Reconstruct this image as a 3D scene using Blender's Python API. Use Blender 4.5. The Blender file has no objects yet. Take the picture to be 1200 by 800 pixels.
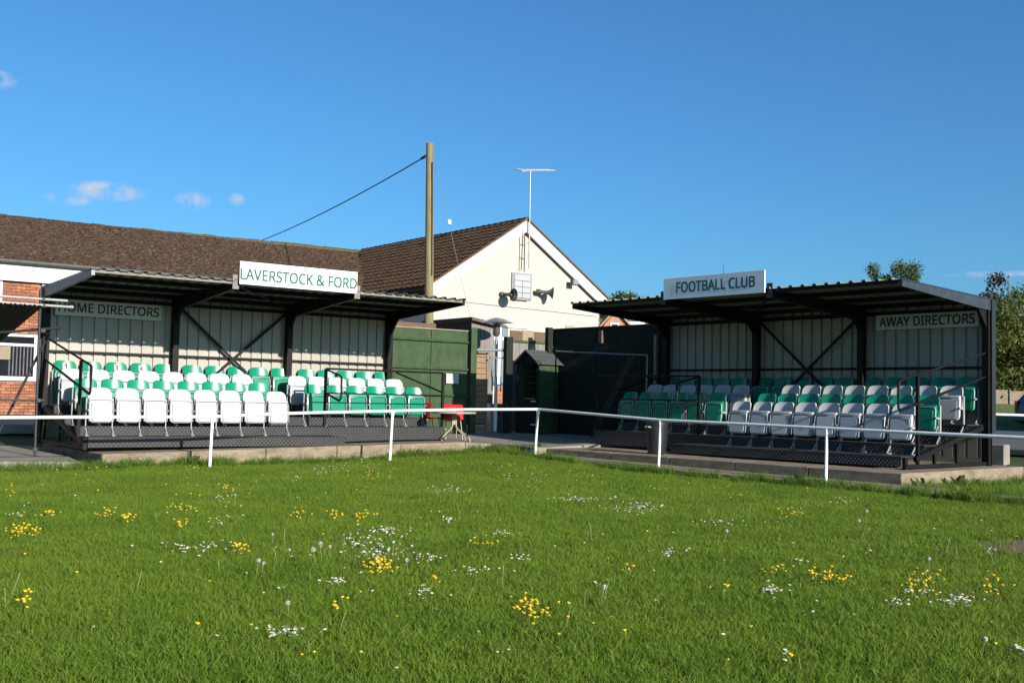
import bpy, math, random
import numpy as np
from mathutils import Vector, Matrix
random.seed(7); rng = np.random.default_rng(7)
sc = bpy.context.scene; col = sc.collection
R = math.radians

# ------------------------------------------------------------------ camera
F_PX, PITCH, ROLL, CAM_H = 1320.24, R(3.008), R(-1.1785), 1.2806
cam = bpy.data.cameras.new('camera'); camo = bpy.data.objects.new('camera', cam); col.objects.link(camo)
cam.sensor_width = 36.0; cam.lens = F_PX / 1200 * 36.0; cam.clip_end = 3000; cam.clip_start = 0.05
_c, _s = math.cos(ROLL), math.sin(ROLL)
vr = Vector((_c, math.sin(PITCH) * _s, -math.cos(PITCH) * _s))
vf = Vector((0, math.cos(PITCH), math.sin(PITCH)))
vu = vr.cross(vf)
camo.matrix_world = Matrix(((vr.x, vu.x, -vf.x, 0), (vr.y, vu.y, -vf.y, 0), (vr.z, vu.z, -vf.z, CAM_H), (0, 0, 0, 1)))
sc.camera = camo

# ------------------------------------------------------------------ frames of the two stands (x right, y away, z up)
class Frame:
    def __init__(s, ox, oy, rot):
        s.o = Vector((ox, oy, 0)); s.rot = rot
        s.m = Matrix.Translation(s.o) @ Matrix.Rotation(rot, 4, 'Z')
    def w(s, x, y, z): return s.m @ Vector((x, y, z))
FL = Frame(-8.786, 21.218, R(36.867))
FR = Frame(8.392, 19.924, R(-49.213))
FW = Frame(0, 0, 0)
SGN = {id(FL): 1, id(FR): -1}

# ------------------------------------------------------------------ sun and sky
SUN_EL = R(19.2)
_duR = Vector((-math.cos(FR.rot), -math.sin(FR.rot), 0)); _dvR = Vector((math.sin(FR.rot), -math.cos(FR.rot), 0))
trav = (_duR * math.cos(R(-1.8)) + _dvR * math.sin(R(-1.8))).normalized() * math.cos(SUN_EL) + Vector((0, 0, -math.sin(SUN_EL)))
sun = bpy.data.lights.new('sun', 'SUN'); suno = bpy.data.objects.new('sun', sun); col.objects.link(suno)
sun.energy = 4.5; sun.angle = R(0.5); sun.color = (1.0, 0.93, 0.82)
suno.rotation_euler = trav.to_track_quat('-Z', 'Y').to_euler(); suno.location = (20, -20, 30)

world = bpy.data.worlds.new('World'); sc.world = world; world.use_nodes = True
nt = world.node_tree; nt.nodes.clear()
def N(t, typ, **k):
    n = t.nodes.new(typ)
    for a, b in k.items(): setattr(n, a, b)
    return n
wout = N(nt, 'ShaderNodeOutputWorld'); bg = N(nt, 'ShaderNodeBackground')
sky = N(nt, 'ShaderNodeTexSky', sky_type='NISHITA', sun_disc=False)
sky.sun_elevation = SUN_EL; sky.sun_rotation = math.atan2(-trav.x, -trav.y)
sky.air_density = 1.0; sky.dust_density = 1.0; sky.ozone_density = 8.0; sky.altitude = 50
SKY_STRENGTH = 0.080
bg.inputs['Strength'].default_value = SKY_STRENGTH
# a few small fair-weather clouds, fixed in sky directions
def sky_dir(px, py):
    a, b = px - 600, py - 400
    d = vr * a - vu * b + vf * F_PX
    return d.normalized()
tc = N(nt, 'ShaderNodeTexCoord')
noi = N(nt, 'ShaderNodeTexNoise'); noi.inputs['Scale'].default_value = 55; noi.inputs['Detail'].default_value = 6; noi.inputs['Roughness'].default_value = .6
nt.links.new(tc.outputs['Generated'], noi.inputs['Vector'])
clouds = [(122, 224, .036, .009), (82, 233, .022, .006), (226, 236, .016, .0085), (277, 234, .008, .006), (2, 94, .013, .008), (1165, 321, .04, .003), (-160, 180, .05, .012), (1400, 180, .05, .01)]
total = None
for px, py, wx, wy in clouds:
    d = sky_dir(px, py); rt = d.cross(Vector((0, 0, 1))).normalized(); up = rt.cross(d)
    terms = []
    for ax, wd in ((rt, wx), (up, wy)):
        dt = N(nt, 'ShaderNodeVectorMath', operation='DOT_PRODUCT'); nt.links.new(tc.outputs['Generated'], dt.inputs[0]); dt.inputs[1].default_value = ax / wd
        sq = N(nt, 'ShaderNodeMath', operation='MULTIPLY'); nt.links.new(dt.outputs['Value'], sq.inputs[0]); nt.links.new(dt.outputs['Value'], sq.inputs[1]); terms.append(sq)
    fd = N(nt, 'ShaderNodeVectorMath', operation='DOT_PRODUCT'); nt.links.new(tc.outputs['Generated'], fd.inputs[0]); fd.inputs[1].default_value = d
    front = N(nt, 'ShaderNodeMath', operation='GREATER_THAN'); nt.links.new(fd.outputs['Value'], front.inputs[0]); front.inputs[1].default_value = 0.5
    sm = N(nt, 'ShaderNodeMath', operation='ADD'); nt.links.new(terms[0].outputs[0], sm.inputs[0]); nt.links.new(terms[1].outputs[0], sm.inputs[1])
    mr = N(nt, 'ShaderNodeMath', operation='SUBTRACT', use_clamp=True); mr.inputs[0].default_value = 1.0; nt.links.new(sm.outputs[0], mr.inputs[1])
    mm = N(nt, 'ShaderNodeMath', operation='MULTIPLY'); nt.links.new(mr.outputs[0], mm.inputs[0]); nt.links.new(front.outputs[0], mm.inputs[1])
    if total is None: total = mm
    else:
        ad = N(nt, 'ShaderNodeMath', operation='MAXIMUM'); nt.links.new(total.outputs[0], ad.inputs[0]); nt.links.new(mm.outputs[0], ad.inputs[1]); total = ad
ns = N(nt, 'ShaderNodeMapRange'); ns.inputs['From Min'].default_value = .38; ns.inputs['From Max'].default_value = .80; nt.links.new(noi.outputs['Fac'], ns.inputs['Value'])
cm = N(nt, 'ShaderNodeMath', operation='MULTIPLY', use_clamp=True); nt.links.new(ns.outputs[0], cm.inputs[0]); nt.links.new(total.outputs[0], cm.inputs[1])
cm2 = N(nt, 'ShaderNodeMath', operation='MULTIPLY', use_clamp=True); nt.links.new(cm.outputs[0], cm2.inputs[0]); cm2.inputs[1].default_value = 1.5
mixc = N(nt, 'ShaderNodeMix', data_type='RGBA'); nt.links.new(cm2.outputs[0], mixc.inputs['Factor']); tint = N(nt, 'ShaderNodeMix', data_type='RGBA', blend_type='MULTIPLY'); tint.inputs['Factor'].default_value = 1; nt.links.new(sky.outputs[0], tint.inputs['A']); tint.inputs['B'].default_value = (.84, 1.12, 1.09, 1)   # one even white-balance over the whole sky
nt.links.new(tint.outputs['Result'], mixc.inputs['A']); mixc.inputs['B'].default_value = (4.1, 4.6, 5.6, 1)
nt.links.new(mixc.outputs['Result'], bg.inputs['Color']); nt.links.new(bg.outputs[0], wout.inputs['Surface'])

vs = sc.view_settings; vs.view_transform = 'Standard'; vs.look = 'None'; vs.exposure = 0.8; vs.gamma = 1.0; vs.use_curve_mapping = False
sc.cycles.max_bounces = 6; sc.cycles.diffuse_bounces = 1

# ------------------------------------------------------------------ materials
MATS = {}
def mat(name, c, rough=.6, var=.15, scale=6., bump=0., bscale=40., c2=None, metal=0., spec=.4, coords='Object', stretch=None, trans=0., dirt=0., dirtc=(.05, .045, .04), dscale=2.):
    if name in MATS: return MATS[name]
    m = bpy.data.materials.new(name); MATS[name] = m; m.use_nodes = True; t = m.node_tree; t.nodes.clear()
    out = N(t, 'ShaderNodeOutputMaterial'); b = N(t, 'ShaderNodeBsdfPrincipled')
    b.inputs['Roughness'].default_value = rough; b.inputs['Metallic'].default_value = metal; b.inputs['Specular IOR Level'].default_value = spec
    tcn = N(t, 'ShaderNodeTexCoord'); src = tcn.outputs[coords]
    if stretch:
        mp = N(t, 'ShaderNodeMapping'); mp.inputs['Scale'].default_value = stretch; t.links.new(src, mp.inputs['Vector']); src = mp.outputs[0]
    nz = N(t, 'ShaderNodeTexNoise'); nz.inputs['Scale'].default_value = scale; nz.inputs['Detail'].default_value = 7; nz.inputs['Roughness'].default_value = .62
    t.links.new(src, nz.inputs['Vector'])
    rp = N(t, 'ShaderNodeMapRange'); rp.inputs['From Min'].default_value = .3; rp.inputs['From Max'].default_value = .7; t.links.new(nz.outputs['Fac'], rp.inputs['Value'])
    mx = N(t, 'ShaderNodeMix', data_type='RGBA'); t.links.new(rp.outputs[0], mx.inputs['Factor'])
    if c2 is None: c2 = tuple(min(1, x * (1 + var)) for x in c)
    mx.inputs['A'].default_value = (*[x * (1 - var) for x in c], 1); mx.inputs['B'].default_value = (*c2, 1)
    colr = mx.outputs['Result']
    if dirt:
        n2 = N(t, 'ShaderNodeTexNoise'); n2.inputs['Scale'].default_value = dscale; n2.inputs['Detail'].default_value = 9; n2.inputs['Roughness'].default_value = .7; t.links.new(src, n2.inputs['Vector'])
        r2 = N(t, 'ShaderNodeMapRange'); r2.inputs['From Min'].default_value = .52; r2.inputs['From Max'].default_value = .75; r2.inputs['To Max'].default_value = dirt; t.links.new(n2.outputs['Fac'], r2.inputs['Value'])
        m2 = N(t, 'ShaderNodeMix', data_type='RGBA'); t.links.new(r2.outputs[0], m2.inputs['Factor']); t.links.new(colr, m2.inputs['A']); m2.inputs['B'].default_value = (*dirtc, 1); colr = m2.outputs['Result']
    t.links.new(colr, b.inputs['Base Color'])
    if bump:
        nb = N(t, 'ShaderNodeTexNoise'); nb.inputs['Scale'].default_value = bscale; nb.inputs['Detail'].default_value = 6; t.links.new(src, nb.inputs['Vector'])
        bp = N(t, 'ShaderNodeBump'); bp.inputs['Strength'].default_value = bump; bp.inputs['Distance'].default_value = .02; t.links.new(nb.outputs['Fac'], bp.inputs['Height']); t.links.new(bp.outputs[0], b.inputs['Normal'])
    sh = b.outputs[0]
    if trans:
        tr = N(t, 'ShaderNodeBsdfTranslucent'); t.links.new(colr, tr.inputs['Color'])
        ms = N(t, 'ShaderNodeMixShader'); ms.inputs[0].default_value = trans; t.links.new(sh, ms.inputs[1]); t.links.new(tr.outputs[0], ms.inputs[2]); sh = ms.outputs[0]
    t.links.new(sh, out.inputs['Surface'])
    return m

def chequer_mat(name, c):
    m = mat(name, c, rough=.5, var=.35, scale=3, metal=.0, spec=.35, dirt=.5, dirtc=(.05, .042, .036)); t = m.node_tree
    b = [n for n in t.nodes if n.type == 'BSDF_PRINCIPLED'][0]; tcn = [n for n in t.nodes if n.type == 'TEX_COORD'][0]
    sep = N(t, 'ShaderNodeSeparateXYZ'); t.links.new(tcn.outputs['Object'], sep.inputs[0])
    yz = N(t, 'ShaderNodeMath', operation='ADD'); t.links.new(sep.outputs['Y'], yz.inputs[0]); t.links.new(sep.outputs['Z'], yz.inputs[1])
    cmb = N(t, 'ShaderNodeCombineXYZ'); t.links.new(sep.outputs['X'], cmb.inputs[0]); t.links.new(yz.outputs[0], cmb.inputs[1])
    mp = N(t, 'ShaderNodeMapping'); mp.inputs['Rotation'].default_value = (0, 0, R(45)); mp.inputs['Scale'].default_value = (19, 19, 19); t.links.new(cmb.outputs[0], mp.inputs['Vector'])
    vo = N(t, 'ShaderNodeTexVoronoi', feature='F1', voronoi_dimensions='2D'); vo.inputs['Scale'].default_value = 1.0; vo.inputs['Randomness'].default_value = 0; t.links.new(mp.outputs[0], vo.inputs['Vector'])
    r = N(t, 'ShaderNodeMapRange'); r.inputs['From Min'].default_value = .34; r.inputs['From Max'].default_value = .18; t.links.new(vo.outputs['Distance'], r.inputs['Value'])
    bp = N(t, 'ShaderNodeBump'); bp.inputs['Strength'].default_value = .9; bp.inputs['Distance'].default_value = .012; t.links.new(r.outputs[0], bp.inputs['Height']); t.links.new(bp.outputs[0], b.inputs['Normal'])
    # worn bare metal on the raised studs
    old = b.inputs['Base Color'].links[0].from_socket
    mx = N(t, 'ShaderNodeMix', data_type='RGBA'); t.links.new(r.outputs[0], mx.inputs['Factor']); t.links.new(old, mx.inputs['A']); mx.inputs['B'].default_value = (.115, .11, .108, 1); t.links.new(mx.outputs['Result'], b.inputs['Base Color'])
    return m

black = mat('black_paint', (.0065, .0058, .0058), .55, .35, 8, .05, 60, spec=.2, dirt=.3, dirtc=(.026, .017, .013), dscale=6)
gutter_g = mat('gutter_grey', (.07, .068, .062), .6, .2, 6, dirt=.4, dirtc=(.1, .09, .07))
greyblue = mat('grey_blue_paint', (.030, .040, .054), .5, .15, 6, spec=.3, dirt=.3, dirtc=(.09, .08, .07), dscale=6)
clad = mat('cladding_paint', (.335, .315, .275), .45, .07, 1.2, spec=.35, dirt=.3, dirtc=(.20, .19, .16), dscale=1.5, stretch=(1, 1, .35))
roofs = mat('roof_sheet_paint', (.17, .19, .14), .5, .15, 1.5, spec=.35, dirt=.5, dirtc=(.08, .08, .06), dscale=3)
galv = mat('galvanised_metal', (.22, .225, .225), .5, .22, 9, .05, 40, metal=.2, dirt=.5, dirtc=(.12, .09, .065), dscale=9)
rusty = mat('rusty_plate', (.20, .17, .155), .7, .25, 14, .2, 60, dirt=.7, dirtc=(.12, .05, .025), dscale=16)
green_p = mat('green_plastic', (.003, .20, .115), .3, .08, 3, spec=.5)
white_p = mat('white_plastic', (.43, .43, .44), .36, .04, 3, spec=.4, dirt=.25, dirtc=(.38, .365, .33), dscale=6)
seatfr = mat('seat_frame_paint', (.30, .31, .31), .4, .12, 12, spec=.4)
chq = chequer_mat('chequer_plate', (.019, .019, .021))
conc = mat('concrete', (.25, .20, .145), .92, .28, 4, .7, 35, dirt=.85, dirtc=(.105, .083, .06), dscale=2.6, stretch=(1, 1, 3.2), spec=.15)
conc_d = mat('worn_concrete', (.24, .215, .18), .92, .25, 3, .45, 40, dirt=.6, dirtc=(.15, .135, .115), dscale=1.5)
railw = mat('white_rail_paint', (.80, .80, .79), .4, .05, 6, .05, 50, dirt=.45, dirtc=(.45, .38, .30), dscale=11)
signw = mat('sign_face', (.80, .81, .81), .4, .03, 2, spec=.4, dirt=.14, dirtc=(.6, .6, .57), dscale=3)
signg = mat('sign_face_weathered', (.54, .56, .53), .5, .06, 2, dirt=.2, dirtc=(.4, .4, .36), dscale=3)
letg = mat('green_lettering', (.002, .105, .068), .5, .05)
letk = mat('black_lettering', (.02, .02, .022), .5, .05)
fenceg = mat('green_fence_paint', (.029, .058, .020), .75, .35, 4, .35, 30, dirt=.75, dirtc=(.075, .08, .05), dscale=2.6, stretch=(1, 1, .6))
fenced = mat('shade_toned_fence_paint', (.008, .014, .009), .85, .3, 4, .3, 30, dirt=.35, dirtc=(.02, .022, .016), dscale=3)  # fence green darkened: shade on the right fence put into the colour
render_w = mat('cream_render', (.455, .405, .355), .9, .04, 2.5, .25, 30, dirt=.16, dirtc=(.33, .285, .235), dscale=.9, stretch=(1, 1, .4))
panelw = mat('blocked_window_panel', (.34, .355, .37), .6, .06, 4, dirt=.3, dirtc=(.2, .2, .2), dscale=5)
whiteb = mat('white_board_paint', (.62, .62, .62), .5, .04, 3, .05, 20, dirt=.2, dirtc=(.6, .58, .54), dscale=2.5)
tile_o = mat('old_roof_tile', (.055, .032, .021), .95, .45, 9, .4, 50, c2=(.10, .062, .042), dirt=.95, dirtc=(.27, .205, .15), dscale=11, spec=.1)
tile_b = mat('brown_roof_tile', (.085, .053, .032), .95, .35, 7, .3, 40, dirt=.6, dirtc=(.15, .10, .065), dscale=6, spec=.1)
moss = mat('mossy_ridge', (.14, .10, .05), .95, .4, 12, .6, 30, c2=(.085, .075, .03))
brick_m = [mat('brick_red', (.30, .10, .05), .9, .25, 20, .3, 60), mat('brick_orange', (.36, .15, .08), .9, .25, 20, .3, 60), mat('brick_brown', (.25, .10, .06), .9, .25, 20, .3, 60)]
mortar = mat('mortar', (.28, .225, .18), .95, .15, 25, .2, 60)
woodg = mat('grey_weathered_board', (.20, .178, .162), .9, .3, 3, .3, 30, stretch=(14, 14, .8), dirt=.4, dirtc=(.10, .085, .07))
woodb = mat('brown_board', (.125, .082, .055), .9, .3, 3, .3, 30, stretch=(1, 1, 10), dirt=.35, dirtc=(.07, .05, .035))
woodd = mat('dark_and_shade_toned_timber', (.05, .035, .025), .9, .3, 5, .3, 30)
woodl = mat('bare_timber', (.26, .21, .145), .85, .25, 5, .3, 30, stretch=(8, 8, 1))
reed = mat('reed_screen', (.25, .165, .10), .9, .35, 3, .4, 30, stretch=(1, 1, 22))
polew = mat('utility_pole_wood', (.21, .165, .08), .9, .28, 3, .4, 30, stretch=(9, 9, .7), c2=(.28, .23, .125), dirt=.4, dirtc=(.09, .07, .04), dscale=2)
glass = mat('dark_window_glass', (.012, .014, .018), .06, .3, 2, spec=.7)
glass_b = mat('bluegrey_window_glass', (.16, .21, .23), .1, .25, 1.5, spec=.6)
blue_p = mat('blue_frame_paint', (.02, .10, .22), .5, .1)
steel = mat('stainless_steel', (.34, .36, .39), .28, .1, 10, metal=.7)
horn_m = mat('horn_grey', (.075, .07, .062), .5, .2, 10, dirt=.4, dirtc=(.04, .035, .03), dscale=10)
red_p = mat('red_plastic', (.52, .018, .022), .35, .08, 4)
beige = mat('beige_metal', (.33, .29, .22), .5, .1, 8)
bin_m = mat('bin_plastic', (.016, .017, .020), .4, .2, 8, spec=.5, dirt=.1, dirtc=(.1, .095, .09), dscale=8)
tarmac = mat('tarmac', (.10, .095, .095), .92, .25, 18, .4, 90, dirt=.4, dirtc=(.16, .15, .135), dscale=1.2)
shingle = mat('felt_roof', (.06, .064, .063), .95, .3, 18, .4, 60)
carp = mat('dark_blue_car_paint', (.016, .011, .030), .5, .1, 3, spec=.6)
rubber = mat('tyre_rubber', (.02, .02, .02), .8, .2)
redl = mat('red_lamp', (.35, .01, .01), .2, .1)
paper = mat('white_paper', (.40, .40, .39), .8, .03)
cable = mat('black_cable', (.02, .02, .02), .6, .1)
slate = mat('slate_roof', (.13, .13, .135), .85, .3, 6, .2, 20)
hbrick = mat('far_house_brick', (.42, .22, .13), .9, .25, 9, .2, 20)
bark = mat('bark', (.10, .08, .06), .95, .3, 8, .5, 20, stretch=(3, 3, 1))
def leaf_mat(name, a, b, trans=.3):
    m = mat(name, a, .55, .35, 1.1, c2=b, trans=trans, spec=.3); return m
leaf_hedge = leaf_mat('leaves_hedge', (.078, .125, .024), (.155, .175, .046), .4)
leaf_tree = leaf_mat('leaves_pale_tree', (.075, .115, .035), (.14, .18, .06), .4)
leaf_far = leaf_mat('leaves_far_trees', (.07, .095, .03), (.12, .13, .045), .2)
leaf_dark = leaf_mat('leaves_dark_red', (.045, .028, .02), (.075, .045, .025), .2)

# ------------------------------------------------------------------ mesh builder
class MB:
    def __init__(s): s.v = []; s.f = []; s.mi = []; s.k = 0
    def add(s, vs_, fs_):
        n = len(s.v); s.v += [tuple(p) for p in vs_]; s.f += [tuple(i + n for i in f) for f in fs_]; s.mi += [s.k] * len(fs_); return s
    def box(s, x0, x1, y0, y1, z0, z1):
        if x0 > x1: x0, x1 = x1, x0
        if y0 > y1: y0, y1 = y1, y0
        return s.add([(x0, y0, z0), (x1, y0, z0), (x1, y1, z0), (x0, y1, z0), (x0, y0, z1), (x1, y0, z1), (x1, y1, z1), (x0, y1, z1)],
                     [(0, 3, 2, 1), (4, 5, 6, 7), (0, 1, 5, 4), (1, 2, 6, 5), (2, 3, 7, 6), (3, 0, 4, 7)])
    def bar(s, p, q, w, h, up=(0, 0, 1)):
        p, q = Vector(p), Vector(q); d = (q - p).normalized(); up = Vector(up)
        if abs(d.dot(up)) > .98: up = Vector((0, 1, 0)) if abs(d.y) < .9 else Vector((1, 0, 0))
        a = d.cross(up).normalized(); b = a.cross(d)
        vs_ = []
        for c in (p, q):
            for i, j in ((-1, -1), (1, -1), (1, 1), (-1, 1)): vs_.append(c + a * i * w / 2 + b * j * h / 2)
        return s.add(vs_, [(0, 1, 2, 3), (7, 6, 5, 4), (0, 4, 5, 1), (1, 5, 6, 2), (2, 6, 7, 3), (3, 7, 4, 0)])
    def tube(s, pts, r, n=8, cap=True):
        pts = [Vector(p) for p in pts]; rs = r if isinstance(r, (list, tuple)) else [r] * len(pts); rings = []
        a0 = None
        for i, p in enumerate(pts):
            d = (pts[min(i + 1, len(pts) - 1)] - pts[max(i - 1, 0)])
            if d.length < 1e-9: d = Vector((0, 0, 1))
            d.normalize()
            if a0 is None:
                up = Vector((0, 0, 1)) if abs(d.z) < .9 else Vector((0, 1, 0)); a0 = d.cross(up).normalized()
            else:
                a0 = (a0 - d * a0.dot(d)); a0.normalize()
            b = d.cross(a0)
            mt = 1.0
            if 0 < i < len(pts) - 1:
                d1 = (pts[i] - pts[i - 1]).normalized(); mt = min(1.3, 1 / max(.6, d1.dot(d)))
            rings.append([p + (a0 * math.cos(t) + b * math.sin(t)) * rs[i] * mt for t in [2 * math.pi * k / n for k in range(n)]])
        vs_ = [p for rg in rings for p in rg]; fs_ = []
        for i in range(len(pts) - 1):
            for k in range(n): fs_.append((i * n + k, i * n + (k + 1) % n, (i + 1) * n + (k + 1) % n, (i + 1) * n + k))
        if cap: fs_ += [tuple(reversed(range(n))), tuple((len(pts) - 1) * n + k for k in range(n))]
        return s.add(vs_, fs_)
    def prism(s, poly, p0, ax, ay, az, depth):
        # polygon (a,b) in plane spanned by ax, ay at p0, extruded along az
        p0, ax, ay, az = Vector(p0), Vector(ax), Vector(ay), Vector(az); n = len(poly)
        v1 = [p0 + ax * a + ay * b for a, b in poly]; v2 = [p + az * depth for p in v1]
        return s.add(v1 + v2, [tuple(reversed(range(n))), tuple(range(n, 2 * n))] + [(i, (i + 1) % n, n + (i + 1) % n, n + i) for i in range(n)])
    def lathe(s, prof, c, n=16, axis=(0, 0, 1)):
        c = Vector(c); az = Vector(axis).normalized(); ax = az.orthogonal().normalized(); ay = az.cross(ax); m = len(prof)
        vs_ = [c + (ax * math.cos(2 * math.pi * k / n) + ay * math.sin(2 * math.pi * k / n)) * r + az * h for r, h in prof for k in range(n)]
        fs_ = [(i * n + k, i * n + (k + 1) % n, (i + 1) * n + (k + 1) % n, (i + 1) * n + k) for i in range(m - 1) for k in range(n)]
        return s.add(vs_, fs_)
    def quad(s, a, b, c, d): return s.add([a, b, c, d], [(0, 1, 2, 3)])
    def mesh(s, name, mats, base=(0, 0, 0), smooth=None):
        me = bpy.data.meshes.new(name)
        b = Vector(base); me.from_pydata([(p[0] - b.x, p[1] - b.y, p[2] - b.z) for p in s.v], [], s.f)
        for m in (mats if isinstance(mats, (list, tuple)) else [mats]): me.materials.append(m)
        me.polygons.foreach_set('material_index', s.mi)
        if smooth is not None:
            me.polygons.foreach_set('use_smooth', [True] * len(s.f))
            try: me.set_sharp_from_angle(angle=R(smooth))
            except Exception: pass
        me.update(); return me

def tagp(o, label=None, cat=None, group=None, kind=None):
    if label: o['label'] = label
    if cat: o['category'] = cat
    if group: o['group'] = group
    if kind: o['kind'] = kind
    return o
class Thing:
    def __init__(s, name, label, cat, fr=FW, base=(0, 0, 0), group=None):
        s.o = bpy.data.objects.new(name, None); col.objects.link(s.o); s.o.empty_display_size = .2
        s.fr = fr; s.base = base; s.o.location = fr.w(*base); s.o.rotation_euler = (0, 0, fr.rot)
        tagp(s.o, label, cat, group)
    def part(s, name, mb, mats, parent=None, smooth=None, kind=None, label=None, bevel=0):
        o = bpy.data.objects.new(name, mb.mesh(name, mats, s.base, smooth)); col.objects.link(o); o.parent = parent or s.o
        if kind: o['kind'] = kind
        if label: o['label'] = label
        if bevel: add_bevel(o, bevel)
        return o
def add_bevel(o, w, seg=1):
    m = o.modifiers.new('bevel', 'BEVEL'); m.width = w; m.segments = seg; m.limit_method = 'ANGLE'; m.angle_limit = R(40)
def solo(name, label, cat, mb, mats, fr=FW, base=(0, 0, 0), group=None, kind=None, smooth=None, bevel=0):
    o = bpy.data.objects.new(name, mb.mesh(name, mats, base, smooth)); col.objects.link(o)
    o.location = fr.w(*base); o.rotation_euler = (0, 0, fr.rot); tagp(o, label, cat, group, kind)
    if bevel: add_bevel(o, bevel)
    return o

# ------------------------------------------------------------------ ground
def zg(x, y):
    d2 = ((x + .1) ** 2 + (y - 24.0) ** 2) / 11.0
    z = .03 + .19 * np.exp(-d2)
    vL = -((x - FL.o.x) * -math.sin(FL.rot) + (y - FL.o.y) * math.cos(FL.rot))
    vR = -((x - FR.o.x) * -math.sin(FR.rot) + (y - FR.o.y) * math.cos(FR.rot))
    s_ = np.maximum(0, -np.minimum(vL, vR))
    z = z + .088 * np.minimum(s_, 5.) * np.clip(y / 18 - .3, 0, 1)
    return z + .012 * np.sin(x * .9 + y * .4) * np.sin(y * .7 - x * .3)
def grid_obj(name, xs, ys, zf, m, kind='structure', label=None):
    X, Y = np.meshgrid(xs, ys); Z = zf(X, Y); nx, ny = len(xs), len(ys)
    v = np.stack([X.ravel(), Y.ravel(), Z.ravel()], 1)
    f = [(j * nx + i, j * nx + i + 1, (j + 1) * nx + i + 1, (j + 1) * nx + i) for j in range(ny - 1) for i in range(nx - 1)]
    me = bpy.data.meshes.new(name); me.from_pydata(v.tolist(), [], f); me.materials.append(m)
    me.polygons.foreach_set('use_smooth', [True] * len(f))
    o = bpy.data.objects.new(name, me); col.objects.link(o); tagp(o, label, None, None, kind); return o
def ground_mat():
    m = mat('lawn_soil_and_turf', (.036, .062, .012), .95, .35, 3.5, .6, 60, c2=(.06, .085, .02)); t = m.node_tree
    b = [n for n in t.nodes if n.type == 'BSDF_PRINCIPLED'][0]; tcn = [n for n in t.nodes if n.type == 'TEX_COORD'][0]
    old = b.inputs['Base Color'].links[0].from_socket
    # bare earth patch at the right edge of the pitch
    dd = N(t, 'ShaderNodeVectorMath', operation='SUBTRACT'); t.links.new(tcn.outputs['Object'], dd.inputs[0]); dd.inputs[1].default_value = (5.05, 10.45, .04)
    sc_ = N(t, 'ShaderNodeVectorMath', operation='MULTIPLY'); t.links.new(dd.outputs[0], sc_.inputs[0]); sc_.inputs[1].default_value = (1.1, 1.35, 1)
    ln = N(t, 'ShaderNodeVectorMath', operation='LENGTH'); t.links.new(sc_.outputs[0], ln.inputs[0])
    r = N(t, 'ShaderNodeMapRange'); r.inputs['From Min'].default_value = 1.0; r.inputs['From Max'].default_value = .6; t.links.new(ln.outputs['Value'], r.inputs['Value'])
    mx = N(t, 'ShaderNodeMix', data_type='RGBA'); t.links.new(r.outputs[0], mx.inputs['Factor']); t.links.new(old, mx.inputs['A']); mx.inputs['B'].default_value = (.16, .105, .07, 1); t.links.new(mx.outputs['Result'], b.inputs['Base Color'])
    return m
xs = np.concatenate([[-900, -400, -150, -70, -40], np.arange(-26, 26.01, .5), [40, 70, 150, 400, 900]])
ys = np.concatenate([[-300, -100, -40, -15, -5], np.arange(0, 46.01, .5), [55, 70, 100, 160, 260, 500, 900, 1600]])
grid_obj('ground', xs, ys, zg, ground_mat(), label='mown grass pitch and the ground beyond it')

# hill behind the ground, with far trees
def zh(X, Y):
    return .3 + 31.5 * np.exp(-((X - 20) / 55.) ** 2) * np.exp(-((Y - 330) / 60.) ** 2) - 1.0
grid_obj('hill', np.linspace(-160, 220, 39), np.linspace(190, 480, 30), zh, mat('hillside_grass', (.07, .10, .035), .95, .3, .05), label='low wooded hill behind the clubhouse')

# concrete surfaces
def poly_slab(name, pts, depth, m, label, fr=FW):
    # pts: world xyz of the top outline
    n = len(pts); mb = MB(); mb.add([tuple(p) for p in pts] + [(p[0], p[1], p[2] - depth) for p in pts], [tuple(range(n)), tuple(reversed(range(n, 2 * n)))] + [(i, n + i, n + (i + 1) % n, (i + 1) % n) for i in range(n)])
    return solo(name, label, None, mb, m, kind='structure', bevel=.012)
def Lw(u, v, z): return tuple(FL.w(u, -v, z))
def Rw(u, v, z): return tuple(FR.w(-u, -v, z))
# stand slabs as separate bays so the joints show
def slab_row(us, vf_, zf_, fw, name, label):
    for a, b in zip(us[:-1], us[1:]):
        g = .006
        pts = [fw(a + g, vf_(a), zf_(a)), fw(b - g, vf_(b), zf_(b)), fw(b - g, -.45, zf_(b) + .012), fw(a + g, -.45, zf_(a) + .012)]
        poly_slab(name, pts, .55, conc, label)
slab_row([.12, 1.62, 3.12, 4.62, 6.1, 7.72], lambda u: 3.27 - .06 * u, lambda u: .262 + .018 * u, Lw, 'concrete_slab', 'concrete base slab bay under the left stand')
slab_row([-.47, 1.2, 2.7, 4.2, 5.7, 7.5], lambda u: 3.60, lambda u: .298 + .003 * u, Rw, 'concrete_slab', 'concrete base slab bay under the right stand')
a1 = Lw(7.73, 2.80, .385); a2 = Rw(7.52, 3.6, .33)
poly_slab('courtyard_paving', [a1, (-.409, 24.05, .36), (.55, 23.15, .335), a2, Rw(7.52, -.1, .46), Rw(11.9, -.1, .485), Lw(12.3, -.1, .485), Lw(10.0, -.1, .47), Lw(7.73, -.1, .46)], .5, conc_d, 'concrete paving between the two stands')
poly_slab('path', [Rw(9.3, 4.35, .20), Rw(7.5, 4.2, .20), Rw(3.0, 4.2, .125), Rw(-1.2, 4.25, .105), Rw(-1.2, 3.61, .125), Rw(3.0, 3.61, .15), Rw(7.5, 3.61, .21), Rw(9.3, 3.7, .215)], .3, conc, 'narrow concrete path in front of the right stand')
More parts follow.
